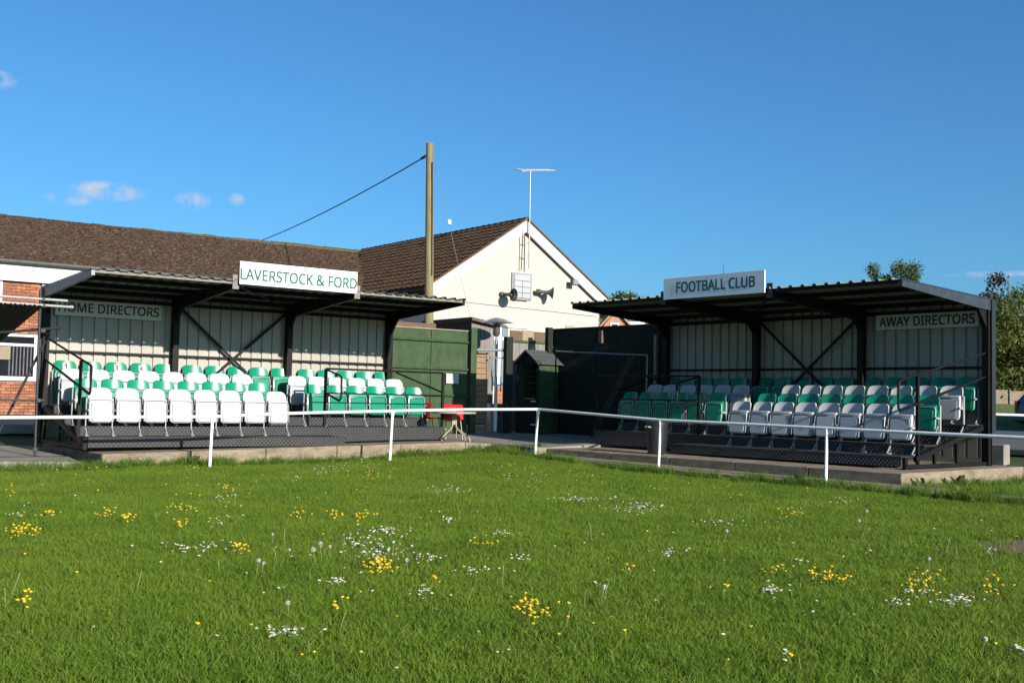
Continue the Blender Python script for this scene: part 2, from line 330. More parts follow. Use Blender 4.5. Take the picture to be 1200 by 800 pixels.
poly_slab('kerb_strip', [Rw(-1.5, 4.3, .12), Rw(-5.5, 4.45, .13), Rw(-5.5, 4.05, .13), Rw(-1.5, 3.95, .12)], .3, conc, 'broken concrete edging running right through the grass')
poly_slab('concrete_pad', [(-8.2, 17.75, .16), (-6.95, 18.35, .15), (-8.55, 21.3, .17), (-9.6, 22.6, .19), (-13.5, 20.0, .18), (-12.5, 14.8, .16)], .4, conc_d, 'concrete pad under the scaffold shelter')
poly_slab('tarmac_yard', [Rw(7.6, -3.6, .50), Rw(-16, -3.6, .50), Rw(-16, -14, .755), Rw(10.0, -14, .755)], .12, tarmac, 'tarmac parking area behind the right stand')
poly_slab('yard_paving', [Lw(9.4, -.35, .47), Lw(13.4, -.35, .47), Lw(17, -3.95, .84), Lw(7, -3.95, .82), Lw(6, -7.9, .62), Lw(-6, -7.9, .58), Lw(-6, -4.5, .52), Lw(7, -2.0, .60)], .2, conc_d, 'paved yard between the fence and the clubhouse')

# ------------------------------------------------------------------ lettering
import os
FONT = None
try: FONT = bpy.data.fonts.load(os.path.join(bpy.utils.system_resource('DATAFILES'), 'fonts', 'NotoSansHebrew-Regular.woff2'))   # the sans serif face that ships inside Blender
except Exception: FONT = None
def text_mesh(body, width, height, m, name, thick=.003):
    cu = bpy.data.curves.new(name, 'FONT'); cu.body = body; cu.font = FONT if FONT else cu.font; cu.size = 1; cu.extrude = .0;  cu.resolution_u = 3
    o = bpy.data.objects.new('tmp_text', cu); col.objects.link(o); dg = bpy.context.evaluated_depsgraph_get(); dg.update()
    me = bpy.data.meshes.new_from_object(o.evaluated_get(dg)); bpy.data.objects.remove(o)
    xs_ = [v.co.x for v in me.vertices]; ys_ = [v.co.y for v in me.vertices]
    sx = width / (max(xs_) - min(xs_)); sy = height / (max(ys_) - min(ys_)); cx, cy = (max(xs_) + min(xs_)) / 2, (max(ys_) + min(ys_)) / 2
    mb = MB(); e = height * .028   # strokes thickened by layering four slightly shifted copies, each a fraction of a millimetre prouder
    for k, (ox, oz) in enumerate(((-e, -e), (e, -e), (-e, e), (e, e))):
        mb.add([((v.co.x - cx) * sx + ox, -.0006 * k, (v.co.y - cy) * sy + oz) for v in me.vertices], [tuple(p.vertices) for p in me.polygons])
    bpy.data.meshes.remove(me); return mb
def lettering(thing, parent, body, width, height, m, x, y, z):
    mb = text_mesh(body, width, height, m, 'lettering')
    mb.v = [(p[0] + x, p[1] + y, p[2] + z) for p in mb.v]
    return thing.part('lettering', mb, m, parent)

# ------------------------------------------------------------------ stands
ROWV = [2.748, 2.03, 1.31, .59]; ROWZ = [.517, .685, .86, 1.03]
def roof_z(v): return 3.245 + (v + .2) * (.10 / 3.1)
def build_stand(fr, label, side):
    m = SGN[id(fr)]
    def P(u, v, z): return (m * u, -v, z)
    T = Thing('spectator_stand', label, 'stand', fr, (m * 3.75, -1.3, .3))
    def bx(mb, u0, u1, v0, v1, z0, z1): mb.box(m * u0, m * u1, -v0, -v1, z0, z1); return mb
    # posts with haunches
    for u in (0, 2.5, 5, 7.5):
        mb = MB(); w = .05
        bx(mb, u - w, u + w, -.085, .015, .30, 3.18)
        bx(mb, u - w - .012, u + w + .012, .0185, .03, .30, 3.17); bx(mb, u - w - .012, u + w + .012, -.11, -.0885, .30, 3.17)
        bx(mb, u - .09, u + .09, -.14, .06, .30, .312)
        mb.prism([(0, 0), (.32, .0), (0, -.36)], P(u - .03, .03, 3.1), P(0, 1, 0), (0, 0, 1), P(1, 0, 0), .06)
        T.part('post', mb, black)
        pl = MB()
        if u in (2.5, 5):
            # tapered rafter and end plate rising past the eave
            prof = [(-.11, 3.235), (2.9, 3.332), (2.9, 3.205), (.25, 2.98), (-.11, 2.98)]
            mb = MB(); mb.prism(prof, P(u - .045, 0, 0), P(0, 1, 0), (0, 0, 1), P(1, 0, 0), .09); ra = T.part('rafter', mb, black)
            bx(pl, u - .062, u + .062, 2.903, 2.92, 3.20, 3.46); ep = T.part('end_plate', pl, rusty if side == 'left' else greyblue, ra, bevel=.002)
            hb = MB(); hb.tube([P(u, 2.921, 3.42), P(u, 2.926, 3.42)], .014, 8)
        else:
            e = -.03 if u == 0 else .03
            prof = [(-.2, 3.247), (2.9, 3.347), (2.9, 3.245), (.35, 3.07), (-.2, 3.05)]
            mb = MB(); mb.prism(prof, P(u + e - .03, 0, 0), P(0, 1, 0), (0, 0, 1), P(1, 0, 0), .06); T.part('rafter', mb, (greyblue if side == 'right' else galv) if u == 0 else black, label='end rafter facing the open air' if u == 0 else None)
            if u == 0:
                mb = MB(); mb.prism([(-.2, 3.26), (2.96, 3.365), (2.96, 3.352), (-.2, 3.25)], P(-.075, 0, 0), P(0, 1, 0), (0, 0, 1), P(1, 0, 0), .014); T.part('verge_trim', mb, greyblue if side == 'right' else galv)
    # outer downpipe / corner trim
    mb = MB(); bx(mb, -.085, -.064, -.20, -.06, .9, 3.24); T.part('corner_trim', mb, mat('dark_trim_paint', (.016, .020, .026), .5, .2, 6))
    # purlins, eave angle
    for v in (.12, 1.1, 2.1):
        mb = MB(); zt = roof_z(v) - .005
        bx(mb, .0, 7.5, v - .03, v + .03, zt - .075, zt); T.part('purlin', mb, black)
    mb = MB()
    for a, b in ((-.06, 2.437), (5.063, 7.56)): bx(mb, a, b, 2.86, 2.895, roof_z(2.88) - .05, roof_z(2.88) - .002)
    bx(mb, 2.563, 4.937, 2.86, 2.895, roof_z(2.88) - .05, roof_z(2.88) - .002)
    T.part('eave_angle', mb, rusty if side == 'left' else black)
    # roof sheets: ribs run front to back
    nsh = 8; L0, L1 = -.06, 7.56; wsh = (L1 - L0) / nsh; nr = 4; pr = wsh / nr
    for k in range(nsh):
        a0 = L0 + k * wsh; prof = []
        for j in range(nr):
            x = a0 + j * pr; prof += [(x, 0), (x + pr - .095, 0), (x + pr - .075, .036), (x + pr - .025, .036), (x + pr - .005, 0)]
        prof.append((a0 + wsh, 0)); mb = MB(); n = len(prof); vr_ = -.27 + random.uniform(-.012, .012); vf2 = 2.955 + random.uniform(-.015, .015)
        vv = []
        for v in (vr_, vf2):
            for x, z in prof: vv.append(P(x, v, roof_z(v) + z))
            for x, z in prof: vv.append(P(x, v, roof_z(v) + z + .004))
        fs_ = []
        for i in range(n - 1):
            fs_ += [(i, i + 1, 2 * n + i + 1, 2 * n + i), (n + i + 1, n + i, 3 * n + i, 3 * n + i + 1), (i, n + i, n + i + 1, i + 1), (2 * n + i, 2 * n + i + 1, 3 * n + i + 1, 3 * n + i)]
        mb.add(vv, fs_); T.part('roof_sheet', mb, roofs)
    # wall sheets behind the posts
    W0, W1 = .02, 7.5; wsh = (W1 - W0) / nsh; pr = wsh / nr
    for k in range(nsh):
        a0 = W0 + k * wsh; prof = []
        for j in range(nr):
            x = a0 + j * pr; prof += [(x, 0), (x + pr - .066, 0), (x + pr - .056, -.036), (x + pr - .016, -.036), (x + pr - .006, 0)]
        prof.append((a0 + wsh, 0)); n = len(prof); mb = MB(); vv = []
        for z in (.42, 3.235):
            for x, d in prof: vv.append(P(x, -.178 + d, z))
            for x, d in prof: vv.append(P(x, -.182 + d, z))
        fs_ = []
        for i in range(n - 1):
            fs_ += [(i, i + 1, 2 * n + i + 1, 2 * n + i), (n + i + 1, n + i, 3 * n + i, 3 * n + i + 1)]
        mb.add(vv, fs_); T.part('wall_sheet', mb, clad)
    # girts
    for z, h in ((2.044, .045), (3.09, .07)):
        for a, b in ((.06, 2.44), (2.56, 4.94), (5.06, 7.44)):
            mb = MB(); bx(mb, a, b, -.165, -.115, z - h / 2, z + h / 2); T.part('girt', mb, black)
    # cross braces in the middle bay
    for s_, vv in ((1, -.06), (-1, -.045)):
        z0, z1 = (3.06, .98)
        p0, p1 = (2.56, 4.94) if s_ == 1 else (4.94, 2.56)
        mb = MB(); mb.bar(P(p0, vv, z0), P(p1, vv, z1), .012, .06, up=(1, 0, 0)); T.part('cross_brace', mb, black)
    # roof plane brace (diagonal under the middle bay)
    mb = MB(); mb.bar(P(2.6, 2.8, 3.27), P(4.9, .1, 3.165), .045, .02); T.part('roof_brace', mb, black)
    # terraces
    for k in range(4):
        u1 = 4.93 if k == 0 else 7.70
        v0 = ROWV[k]; v1 = ROWV[k + 1] + .02 if k < 3 else -.09; z = ROWZ[k]
        cuts = [.04, 1.29, 2.54, 3.74, u1] if k == 0 else [.04, 1.29, 2.54, 3.74, 4.93, 6.3, u1]
        for a, b in zip(cuts[:-1], cuts[1:]):
            mb = MB(); bx(mb, a + .002, b - .002, v0, v1, z - .022, z + random.uniform(-.002, .002)); T.part('tread_plate', mb, chq)
            zb = .345 if k == 0 else (ROWZ[k - 1] + .003)
            if k == 1 and a >= 4.9: zb = .385 + .004 * 0
            mb = MB(); bx(mb, a + .002, b - .002, v0 - .012, v0 - .004, zb, z - .0235); T.part('riser_plate', mb, chq)
    # outer side framing
    mb = MB(); bx(mb, -.035, .025, .04, 2.72, .32, .38); T.part('base_rail', mb, black)
    mb = MB(); mb.bar(P(-.005, 2.4, .46), P(-.005, .15, .98), .06, .08); T.part('side_stringer', mb, black)
    mb = MB(); bx(mb, -.03, .03, 2.655, 2.735, .31, .50); T.part('corner_leg', mb, black)
    for v in (.9, 1.65):
        mb = MB(); bx(mb, .05, .09, v - .03, v + .03, .33, .9 if v < 1 else .66); bx(mb, 7.6, 7.64, v - .03, v + .03, .33, .8 if v < 1 else .66); T.part('frame_leg', mb, black)
    # handrails
    def hand(path, u, nm='handrail'):
        mb = MB(); mb.tube([P(u, v, z) for v, z in path], .02, 8); return T.part(nm, mb, black, smooth=40)
    hand([(.03, 2.29), (2.84, 1.735), (2.9, 1.70), (2.9, 1.29), (2.84, 1.25), (.03, 1.87)], 0)
    mb = MB(); bx(mb, -.025, .025, 2.29, 2.34, .385, 1.82); T.part('handrail_post', mb, black)
    uo = 4.86
    hand([(2.02, 1.82), (2.58, 1.70), (2.64, 1.66), (2.64, 1.27), (2.56, 1.215), (2.02, 1.35)], uo)
    mb = MB(); bx(mb, uo - .025, uo + .025, 1.955, 2.005, .69, 1.845); T.part('handrail_post', mb, black)
    mb = MB(); bx(mb, 7.64, 7.69, 1.955, 2.005, .69, 1.845); T.part('handrail_post', mb, black)
    mb = MB(); mb.tube([P(uo, 1.98, 1.845), P(7.665, 1.98, 1.845)], .02, 8); T.part('guard_rail', mb, black, smooth=40)
    mb = MB(); mb.tube([P(uo, 1.98, 1.36), P(7.665, 1.98, 1.36)], .013, 8); T.part('guard_rail', mb, black, smooth=40)
    hand([(.03, 1.87), (1.95, 1.43)], 7.665, 'end_rail')
    return T, P
stand_L, PL = build_stand(FL, 'black framed seating stand on the left with sunlit back wall and home directors board', 'left')
stand_R, PR = build_stand(FR, 'black framed seating stand on the right with shaded back wall and away directors board', 'right')

# signs
def sign(fr, side, u0, u1, v, z0, z1, body, tw, th, mface, mlet, label, du=0, dz=0):
    m = SGN[id(fr)]; xc = m * (u0 + u1) / 2; w = abs(u1 - u0)
    T = Thing('sign_board', label, 'sign', fr, (xc, -v, z0))
    mb = MB(); mb.box(xc - w / 2, xc + w / 2, -v - .012, -v + .012, z0, z1)
    p = T.part('board', mb, mface, bevel=.003)
    lettering(T, p, body, tw, th, mlet, xc + du, -v - .0155, (z0 + z1) / 2 + dz)
    return T
sign(FL, 'L', 2.535, 4.948, 2.99, 3.292, 3.708, 'LAVERSTOCK & FORD', 2.385, .20, signw, letg, 'white roof sign with green letters reading LAVERSTOCK & FORD', dz=-.02)
sign(FR, 'R', 2.545, 4.918, 2.99, 3.285, 3.693, 'FOOTBALL CLUB', 1.83, .195, signw, letg, 'white roof sign with green letters reading FOOTBALL CLUB', du=.06, dz=.01)
sign(FL, 'L', .17, 2.225, -.10, 2.735, 3.045, 'HOME DIRECTORS', 1.93, .175, signg, letk, 'grey wall sign with black letters reading HOME DIRECTORS', dz=.01)
sign(FR, 'R', .17, 2.22, -.10, 2.78, 3.065, 'AWAY DIRECTORS', 1.90, .175, signg, letk, 'grey wall sign with black letters reading AWAY DIRECTORS', dz=.005)
mb = MB(); mb.tube([Rw(3.55, 2.9, 3.69), Rw(3.55, 2.9, 3.86)], .006, 5)
solo('spike', 'thin upright rod behind the FOOTBALL CLUB sign', 'rod', mb, cable)

# ------------------------------------------------------------------ seats
def seat_meshes(pm):
    # local: x width, -y towards the viewer (front), z from the deck
    ts = [0, .3, .55, .75, .87, .94, .98, 1.0]; zs = ts; nx = 12
    def surf(off):
        pts = []
        for t in ts:
            for i in range(nx + 1):
                s_ = math.sin(math.pi / 2 * (-1 + 2 * i / nx)); ztop = .845 - .014 * s_ * s_ - .075 * abs(s_) ** 9; zz = .42 + t * (ztop - .42); x = s_ * (.216 - .012 * t * t)
                y = .02 + (zz - .42) * .20 - .05 * s_ * s_ + .02 * max(0, t - .85)
                pts.append((x, y + off, zz))
        return pts
    mb = MB(); W = nx + 1; n = len(zs) * W; f_ = surf(0); b_ = surf(.030)
    fs_ = [(j * W + i, j * W + i + 1, (j + 1) * W + i + 1, (j + 1) * W + i) for j in range(len(zs) - 1) for i in range(nx)]
    fs_ += [(n + j * W + i + 1, n + j * W + i, n + (j + 1) * W + i, n + (j + 1) * W + i + 1) for j in range(len(zs) - 1) for i in range(nx)]
    for j in range(len(zs) - 1): fs_ += [(j * W, (j + 1) * W, n + (j + 1) * W, n + j * W), (j * W + nx, n + j * W + nx, n + (j + 1) * W + nx, (j + 1) * W + nx)]
    for i in range(nx): fs_ += [(i + 1, i, n + i, n + i + 1), ((len(zs) - 1) * W + i, (len(zs) - 1) * W + i + 1, n + (len(zs) - 1) * W + i + 1, n + (len(zs) - 1) * W + i)]
    mb.add(f_ + b_, fs_); back = mb.mesh('backrest', pm, smooth=50)
    # tipped-up pan: rounded slab standing in front of the back
    def rr(w, z0, z1, r0, r1, y0, y1):
        pts = []
        for cx, cz, r, a0 in ((w - r1, z1 - r1, r1, 0), (-w + r1, z1 - r1, r1, 90), (-w + r0, z0 + r0, r0, 180), (w - r0, z0 + r0, r0, 270)):
            for k in range(5): a = R(a0 + k * 22.5); pts.append((cx + r * math.cos(a), cz + r * math.sin(a)))
        return pts
    def slab(mb, w, z0, z1, r0, r1, yf, yb, ins=.014):
        o = rr(w, z0, z1, r0, r1, 0, 0); i_ = rr(w - ins, z0 + ins, z1 - ins, max(.01, r0 - ins), max(.008, r1 - ins), 0, 0); n = len(o)
        tilt = lambda z: (z - .42) * .12
        vv = [(x, yb + tilt(z), z) for x, z in o] + [(x, yf + .012 + tilt(z), z) for x, z in o] + [(x, yf + tilt(z), z) for x, z in i_]
        fs_ = [tuple(range(n))] + [(k, n + k, n + (k + 1) % n, (k + 1) % n) for k in range(n)] + [(n + k, 2 * n + k, 2 * n + (k + 1) % n, n + (k + 1) % n) for k in range(n)] + [tuple(reversed(range(2 * n, 3 * n)))]
        mb.add(vv, fs_)
    mb = MB(); slab(mb, .203, .235, .672, .075, .03, -.085, -.03); pan = mb.mesh('seat_pan', pm, smooth=40)
    mb = MB(); slab(mb, .172, .25, .600, .06, .03, -.108, -.0865, .01); panel = mb.mesh('pan_underside', pm, smooth=40)
    return back, pan, panel
green_set = seat_meshes(green_p); white_set = seat_meshes(white_p)
mb = MB(); y = -.115
mb.tube([(-.208, y, .26), (-.208, y + .03, .58), (-.188, y + .034, .625), (-.15, y + .035, .632), (.15, y + .035, .632), (.188, y + .034, .625), (.208, y + .03, .58), (.208, y, .26)], .0085, 6)
frame_me = mb.mesh('tip_frame', seatfr, smooth=50)
def leg_mesh(s_):
    mb = MB(); x = s_ * .229
    mb.bar((x, .03, 0.01), (x, .03, .66), .018, .042, up=(0, 1, 0)); mb.bar((x, .03, .44), (x, -.12, .45), .014, .03); mb.box(x - .03, x + .03, -.10, .06, .0, .011); mb.bar((x, -.09, .012), (x, .02, .14), .014, .022)
    return mb.mesh('leg', seatfr)
leg_me = {-1: leg_mesh(-1), 1: leg_mesh(1)}
ORD = ['first', 'second', 'third', 'fourth', 'fifth', 'sixth', 'seventh', 'eighth', 'ninth', 'tenth', 'eleventh', 'twelfth', 'thirteenth', 'fourteenth', 'fifteenth']
def place_seat(fr, u, v, z, setm, label, group, legs):
    m = SGN[id(fr)]
    o = bpy.data.objects.new('tip_up_seat', None); col.objects.link(o); o.empty_display_size = .1
    o.location = fr.w(m * u, -v, z); o.rotation_euler = (0, 0, fr.rot + R(random.uniform(-1.2, 1.2))); tagp(o, label, 'seat', group)
    ps = []
    for nm, me in (('backrest', setm[0]), ('seat_pan', setm[1]), ('pan_underside', setm[2]), ('tip_frame', frame_me)):
        p = bpy.data.objects.new(nm, me); col.objects.link(p); p.parent = o
        if nm == 'pan_underside': p.parent = ps[1]
        ps.append(p)
    tl = R(random.uniform(-1.5, 2.0)); ps[1].rotation_euler = (tl, 0, 0); ps[1].location = (0, .42 * math.sin(tl), .42 * (1 - math.cos(tl)))
    for s_ in legs:
        p = bpy.data.objects.new('leg', leg_me[s_]); col.objects.link(p); p.parent = o
    return o
rows = [('front row', 'outer', [.43 + .48 * k for k in range(8)], 2.04, 0, 'white'),
        ('second row', 'outer', [.39 + .479 * k for k in range(8)], 1.32, 1, 'green'),
        ('second row', 'inner', [4.96 + .481 * k for k in range(6)], 1.32, 1, 'green'),
        ('third row', 'outer', [.345 + .479 * k for k in range(8)], .60, 2, 'white'),
        ('third row', 'inner', [4.93 + .475 * k for k in range(6)], .60, 2, 'white'),
        ('back row', 'outer bay', [.385 + .484 * k for k in range(5)], -.02, 3, 'green'),
        ('back row', 'middle bay', [2.89 + .484 * k for k in range(5)], -.02, 3, 'green'),
        ('back row', 'inner bay', [5.46 + .475 * k for k in range(5)], -.02, 3, 'green')]
numbered = []
for fr, sname, outer in ((FL, 'left stand', 'left'), (FR, 'right stand', 'right')):
    inner = 'right' if outer == 'left' else 'left'
    for rn, blk, us, v, k, c in rows:
        where = {'outer': 'left block' if outer == 'left' else 'right block', 'inner': 'right block' if outer == 'left' else 'left block',
                 'outer bay': 'wall sign bay', 'middle bay': 'cross brace bay', 'inner bay': 'fence side bay'}[blk]
        if rn == 'front row': where = ''
        for i, u in enumerate(us):
            lab = '%s tip-up seat, %s, %s%s, %s from %s' % (c, sname, rn, (', ' + where) if where else '', ORD[i], outer if not blk.startswith('inner') and blk != 'middle bay' and blk != 'inner' else ('left' if outer == 'left' else 'right'))
            legs = (-1, 1) if (i == 0) else ((1,) if fr is FL else (-1,))
            s_ = place_seat(fr, u, v, ROWZ[k] + .001, green_set if c == 'green' else white_set, lab, 'tip-up seats of the %s' % sname, legs)
            if fr is FL and blk == 'outer bay' and i < 4: numbered.append((s_, str(i + 1)))
for s_, d in numbered:
    mb = MB(); mb.box(-.055, .055, -.004, -.001, -.06, .06)
    p = bpy.data.objects.new('number_sticker', mb.mesh('number_sticker', paper)); col.objects.link(p); p.parent = s_; p.location = (.01, .055, .735); p.rotation_euler = (R(-11), 0, 0)
    tm = text_mesh(d, .05, .085, letk, 'numeral'); tm.v = [(a, -.0055, c) for a, b, c in tm.v]
    q = bpy.data.objects.new('numeral', tm.mesh('numeral', letk)); col.objects.link(q); q.parent = p

# ------------------------------------------------------------------ white perimeter rails
def rail_thing(label, pts, posts, thick=.026):
    T = Thing('pitch_rail', label, 'railing', FW, (posts[0][0], posts[0][1], posts[0][2]))
    mb = MB(); mb.tube(pts, thick, 12); T.part('top_rail', mb, railw, smooth=50)
    for (bx_, by_, bz_, tx, ty, tz) in posts:
        mb = MB(); mb.tube([(bx_, by_, bz_ - .25), (bx_, by_, bz_), (tx, ty, tz)], .026, 12); p = T.part('rail_post', mb, railw, smooth=50)
        mb = MB(); mb.tube([(tx, ty, tz - .085), (tx, ty, tz - .0)], .034, 12); T.part('clamp', mb, railw, p, smooth=50)
    return T
cor = (.56, 23.12, 1.118)
def pt(fw, u, v, z): return tuple(fw(u, v, z))
lp = [pt(Lw, -9, 4, .80), pt(Lw, -5.5, 4, .85), pt(Lw, -1.638, 4, .868), pt(Lw, -.385, 4, .885), pt(Lw, 1.70, 4, .908), pt(Lw, 3.3, 4, .985), pt(Lw, 5.21, 4, 1.045), pt(Lw, 6.87, 4, 1.09), cor]
rp_ = [cor, pt(Rw, 5.67, 4, 1.052), pt(Rw, 4.06, 4, .988), pt(Rw, 2.23, 4, .97), pt(Rw, .59, 4, .95), pt(Rw, -.742, 4, .935), pt(Rw, -2.52, 4, .92), pt(Rw, -6.5, 4, .91), pt(Rw, -10, 4, .9)]
def post(fw, ub, vb, zb, ut, vt, zt): return (*fw(ub, vb, zb), *fw(ut, vt, zt))
rail_thing('white tubular pitch rail along the left stand', lp, [post(Lw, -5.5, 4, .02, -5.5, 4, .84), post(Lw, -1.95, 4, .02, -1.95, 4, .85), post(Lw, 1.685, 4.0, .065, 1.705, 4, .90), post(Lw, 5.187, 4, .126, 5.22, 4, 1.04), (.52, 23.12, .22, .56, 23.12, 1.105)])
rail_thing('white tubular pitch rail along the right stand', rp_, [post(Rw, 4.10, 4, .035, 4.06, 4, .98), post(Rw, .606, 4, .037, .59, 4, .94), post(Rw, -2.95, 4, .04, -2.95, 4, .91), post(Rw, -6.5, 4, .06, -6.5, 4, .9)])

# ------------------------------------------------------------------ fences and gate between the stands
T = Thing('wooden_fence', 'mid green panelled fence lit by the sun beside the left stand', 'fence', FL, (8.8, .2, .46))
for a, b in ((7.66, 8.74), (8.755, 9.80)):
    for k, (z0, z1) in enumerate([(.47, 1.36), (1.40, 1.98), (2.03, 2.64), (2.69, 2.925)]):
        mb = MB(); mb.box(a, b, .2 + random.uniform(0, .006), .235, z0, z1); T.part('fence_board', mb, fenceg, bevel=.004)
for z in (1.38, 2.005, 2.665):
    mb = MB(); mb.prism([(0, -.03), (-.055, -.02), (0, .035)], (7.64, .199, z), (0, 1, 0), (0, 0, 1), (1, 0, 0), 2.17); T.part('ledge_rail', mb, fenceg)
mb = MB(); mb.box(7.60, 7.655, .17, .25, .46, 2.94); T.part('fence_post', mb, fenceg)
mb = MB(); mb.box(9.86, 10.03, .14, .22, .46, 3.03); T.part('fence_post', mb, fenceg)
mb = MB(); mb.box(7.66, 9.80, .18, .25, 2.93, 2.955); T.part('capping', mb, woodl)
mb = MB(); mb.box(9.16, 9.52, .150, .156, 1.66, 1.90); solo('notice', 'small white paper notice pinned to the green fence', 'notice', mb, paper, FL, (9.34, .15, 1.66))
# brown plank fence seen over the top
T = Thing('plank_fence', 'low brown plank fence showing above the green fence', 'fence', FL, (8.8, 1.1, .5))
for k in range(7):
    mb = MB(); mb.box(7.3, 9.45, 1.1 + .004 * (k % 2), 1.13, .55 + k * .37, .91 + k * .37); T.part('plank', mb, woodb)
for x in (7.3, 8.4, 9.36):
    mb = MB(); mb.box(x, x + .09, 1.135, 1.22, .5, 3.15); T.part('fence_post', mb, woodb)
# weathered panel right of the gate
T = Thing('board_panel', 'sunlit brown weathered fence panel right of the gate', 'fence', FL, (12.2, .9, .48))
for i in range(4):
    a = 11.60 + i * .30; mb = MB(); mb.box(a, a + .293, .9, .93, .45, 2.78); T.part('board', mb, woodg, bevel=.004)
for i in range(3):
    a = 11.60 + i * .395; mb = MB(); mb.box(a, a + .388, .9, .93, 2.84, 3.09 + .02 * (i % 2)); T.part('board', mb, woodb if i != 1 else woodl, bevel=.004)
mb = MB(); mb.box(11.58, 12.79, .87, .96, 2.78, 2.84); T.part('cross_rail', mb, fenceg)
# gate posts
for (a, b, zt, lab) in ((10.90, 11.10, 2.86, 'dark timber gate post left of the wooden cupboard'), (12.21, 12.36, 3.165, 'tall dark timber post at the corner of the two fences')):
    mb = MB(); mb.box(a, b, .10, .24, .46, zt); solo('gate_post', lab, 'post', mb, fenced, FL, ((a + b) / 2, .17, .46), bevel=.006)
# gate
T = Thing('metal_gate', 'open barred metal gate with a pipe across the passage', 'gate', FL, (10.5, .3, .5))
mb = MB(); mb.tube([(10.03, .3, 2.50), (11.12, .3, 2.535)], .035, 10); T.part('top_bar', mb, galv, smooth=50)
mb = MB(); mb.tube([(10.55, .3, 2.33), (11.05, .3, 2.34)], .018, 8); T.part('bar', mb, galv, smooth=50)
for x in (10.62, 10.75, 10.88):
    mb = MB(); mb.tube([(x, .3, 1.5), (x, .3, 2.34)], .014, 8); T.part('bar', mb, galv, smooth=50)
mb = MB(); mb.tube([(10.70, .3, .62), (10.72, .3, 1.85)], .022, 8); T.part('latch_post', mb, whiteb, smooth=50)
# reed screen
T = Thing('reed_screen', 'tan reed screen panel standing in the passage behind the gate', 'screen', FL, (10.35, .5, .55))
mb = MB(); mb.box(10.14, 10.59, .5, .52, .72, 2.44); T.part('reed_panel', mb, reed)
for x in (10.13, 10.575):
    mb = MB(); mb.box(x, x + .035, .47, .53, .60, 2.46); T.part('upright', mb, woodl)
for k in range(12):
    z = .80 + k * .14; mb = MB(); mb.box(10.166, 10.574, .488, .498, z, z + .018); T.part('slat', mb, woodb)

# right fence, shade put into its near-black green
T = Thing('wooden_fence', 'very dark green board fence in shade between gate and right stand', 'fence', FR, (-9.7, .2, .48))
mb = MB(); mb.box(-11.5, -7.40, .246, .262, .30, 3.105); T.part('added_gap_blocker', mb, fenced)  # unseen sheet added to stop light coming through the board gaps
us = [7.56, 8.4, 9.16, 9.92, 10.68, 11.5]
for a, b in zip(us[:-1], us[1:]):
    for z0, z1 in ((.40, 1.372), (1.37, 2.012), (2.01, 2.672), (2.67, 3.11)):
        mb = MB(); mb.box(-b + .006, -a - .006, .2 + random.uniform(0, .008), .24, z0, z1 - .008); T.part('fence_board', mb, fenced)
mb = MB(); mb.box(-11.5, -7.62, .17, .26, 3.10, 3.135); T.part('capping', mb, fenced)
for u in (9.72,):
    mb = MB(); mb.box(-u - .05, -u + .05, .13, .195, 2.72, 3.03); T.part('batten', mb, woodb)
mb = MB(); mb.box(-7.95, -7.87, .10, .19, 1.0, 2.87); solo('timber_post', 'thin pale timber post standing against the dark fence', 'post', mb, woodl, FR, (-7.91, .15, .48), bevel=.006)
# pipe frame and plank leaning in the corner
T = Thing('pipe_frame', 'thin grey pipe frame propped in the dark corner by the right stand', 'frame', FR, (-9, -.55, .5))
mb = MB(); mb.tube([(-10.50, -.6, .55), (-10.50, -.6, 2.55)], .018, 8); T.part('upright', mb, black, smooth=50)
mb = MB(); mb.tube([(-10.50, -.6, 2.505), (-7.50, -.6, 2.36)], .018, 8); T.part('crossbar', mb, galv, smooth=50)
mb = MB(); mb.tube([(-7.53, -.6, 1.05), (-7.50, -.6, 2.36)], .018, 8); T.part('upright', mb, galv, smooth=50)
T = Thing('leaning_planks', 'bundle of narrow dark planks leaning in the dark corner', 'planks', FR, (-9.1, -.8, .5))
for k in range(4):
    mb = MB(); o = k * .055; mb.bar((-9.2 + o, -.66 - .02 * (k % 2), .49), (-8.10 + o, -.52, 2.38 - .04 * (k % 2)), .045, .02, up=(0, 1, 0)); T.part('plank', mb, woodd)

# cupboard (small green sentry-like shed)
cz = Vector((.668, 28.0, 0)); FC = Frame(cz.x, cz.y, FR.rot)   # x right-front.., local: -x along fence of right stand
T = Thing('wooden_cupboard', 'small dark green wooden cupboard with pitched roof and half door', 'cupboard', FC, (-.4, .3, .47))
wd, dp = .80, .68
zb, zt = .47, 2.24
for x0, x1 in ((-.03, 0), (-wd, -wd + .03)):
    for k in range(11):
        z0 = zb + .02 + k * .158; z1 = min(zt, z0 + .153)
        mb = MB(); off = .004 * (k % 2); mb.box(x0 + (off if x0 > -.1 else -off), x1 + (off if x0 > -.1 else -off), .03, dp, z0, z1); T.part('board', mb, fenceg)
for x in (-.045, -wd):
    mb = MB(); mb.box(x, x + .045, -.012, .03, zb, zt); T.part('corner_post', mb, fenced)
mb = MB(); mb.box(-wd + .03, -.03, dp - .03, dp, zb, zt); T.part('back_panel', mb, fenced)
mb = MB(); mb.box(-wd + .045, -.045, 0, .03, zb + .02, 1.36); dr = T.part('half_door', mb, fenced)  # front parts darker than the side boards: shade put into their colour
mb = MB(); mb.box(-.52, -.12, -.02, -.002, 1.33, 1.36); T.part('door_rail', mb, woodg, dr)
for z in (.68, 1.26):
    mb = MB(); mb.box(-.24, -.06, -.012, -.003, z, z + .035); T.part('hinge', mb, whiteb, dr)
mb = MB(); zr = 2.55; ov = .09
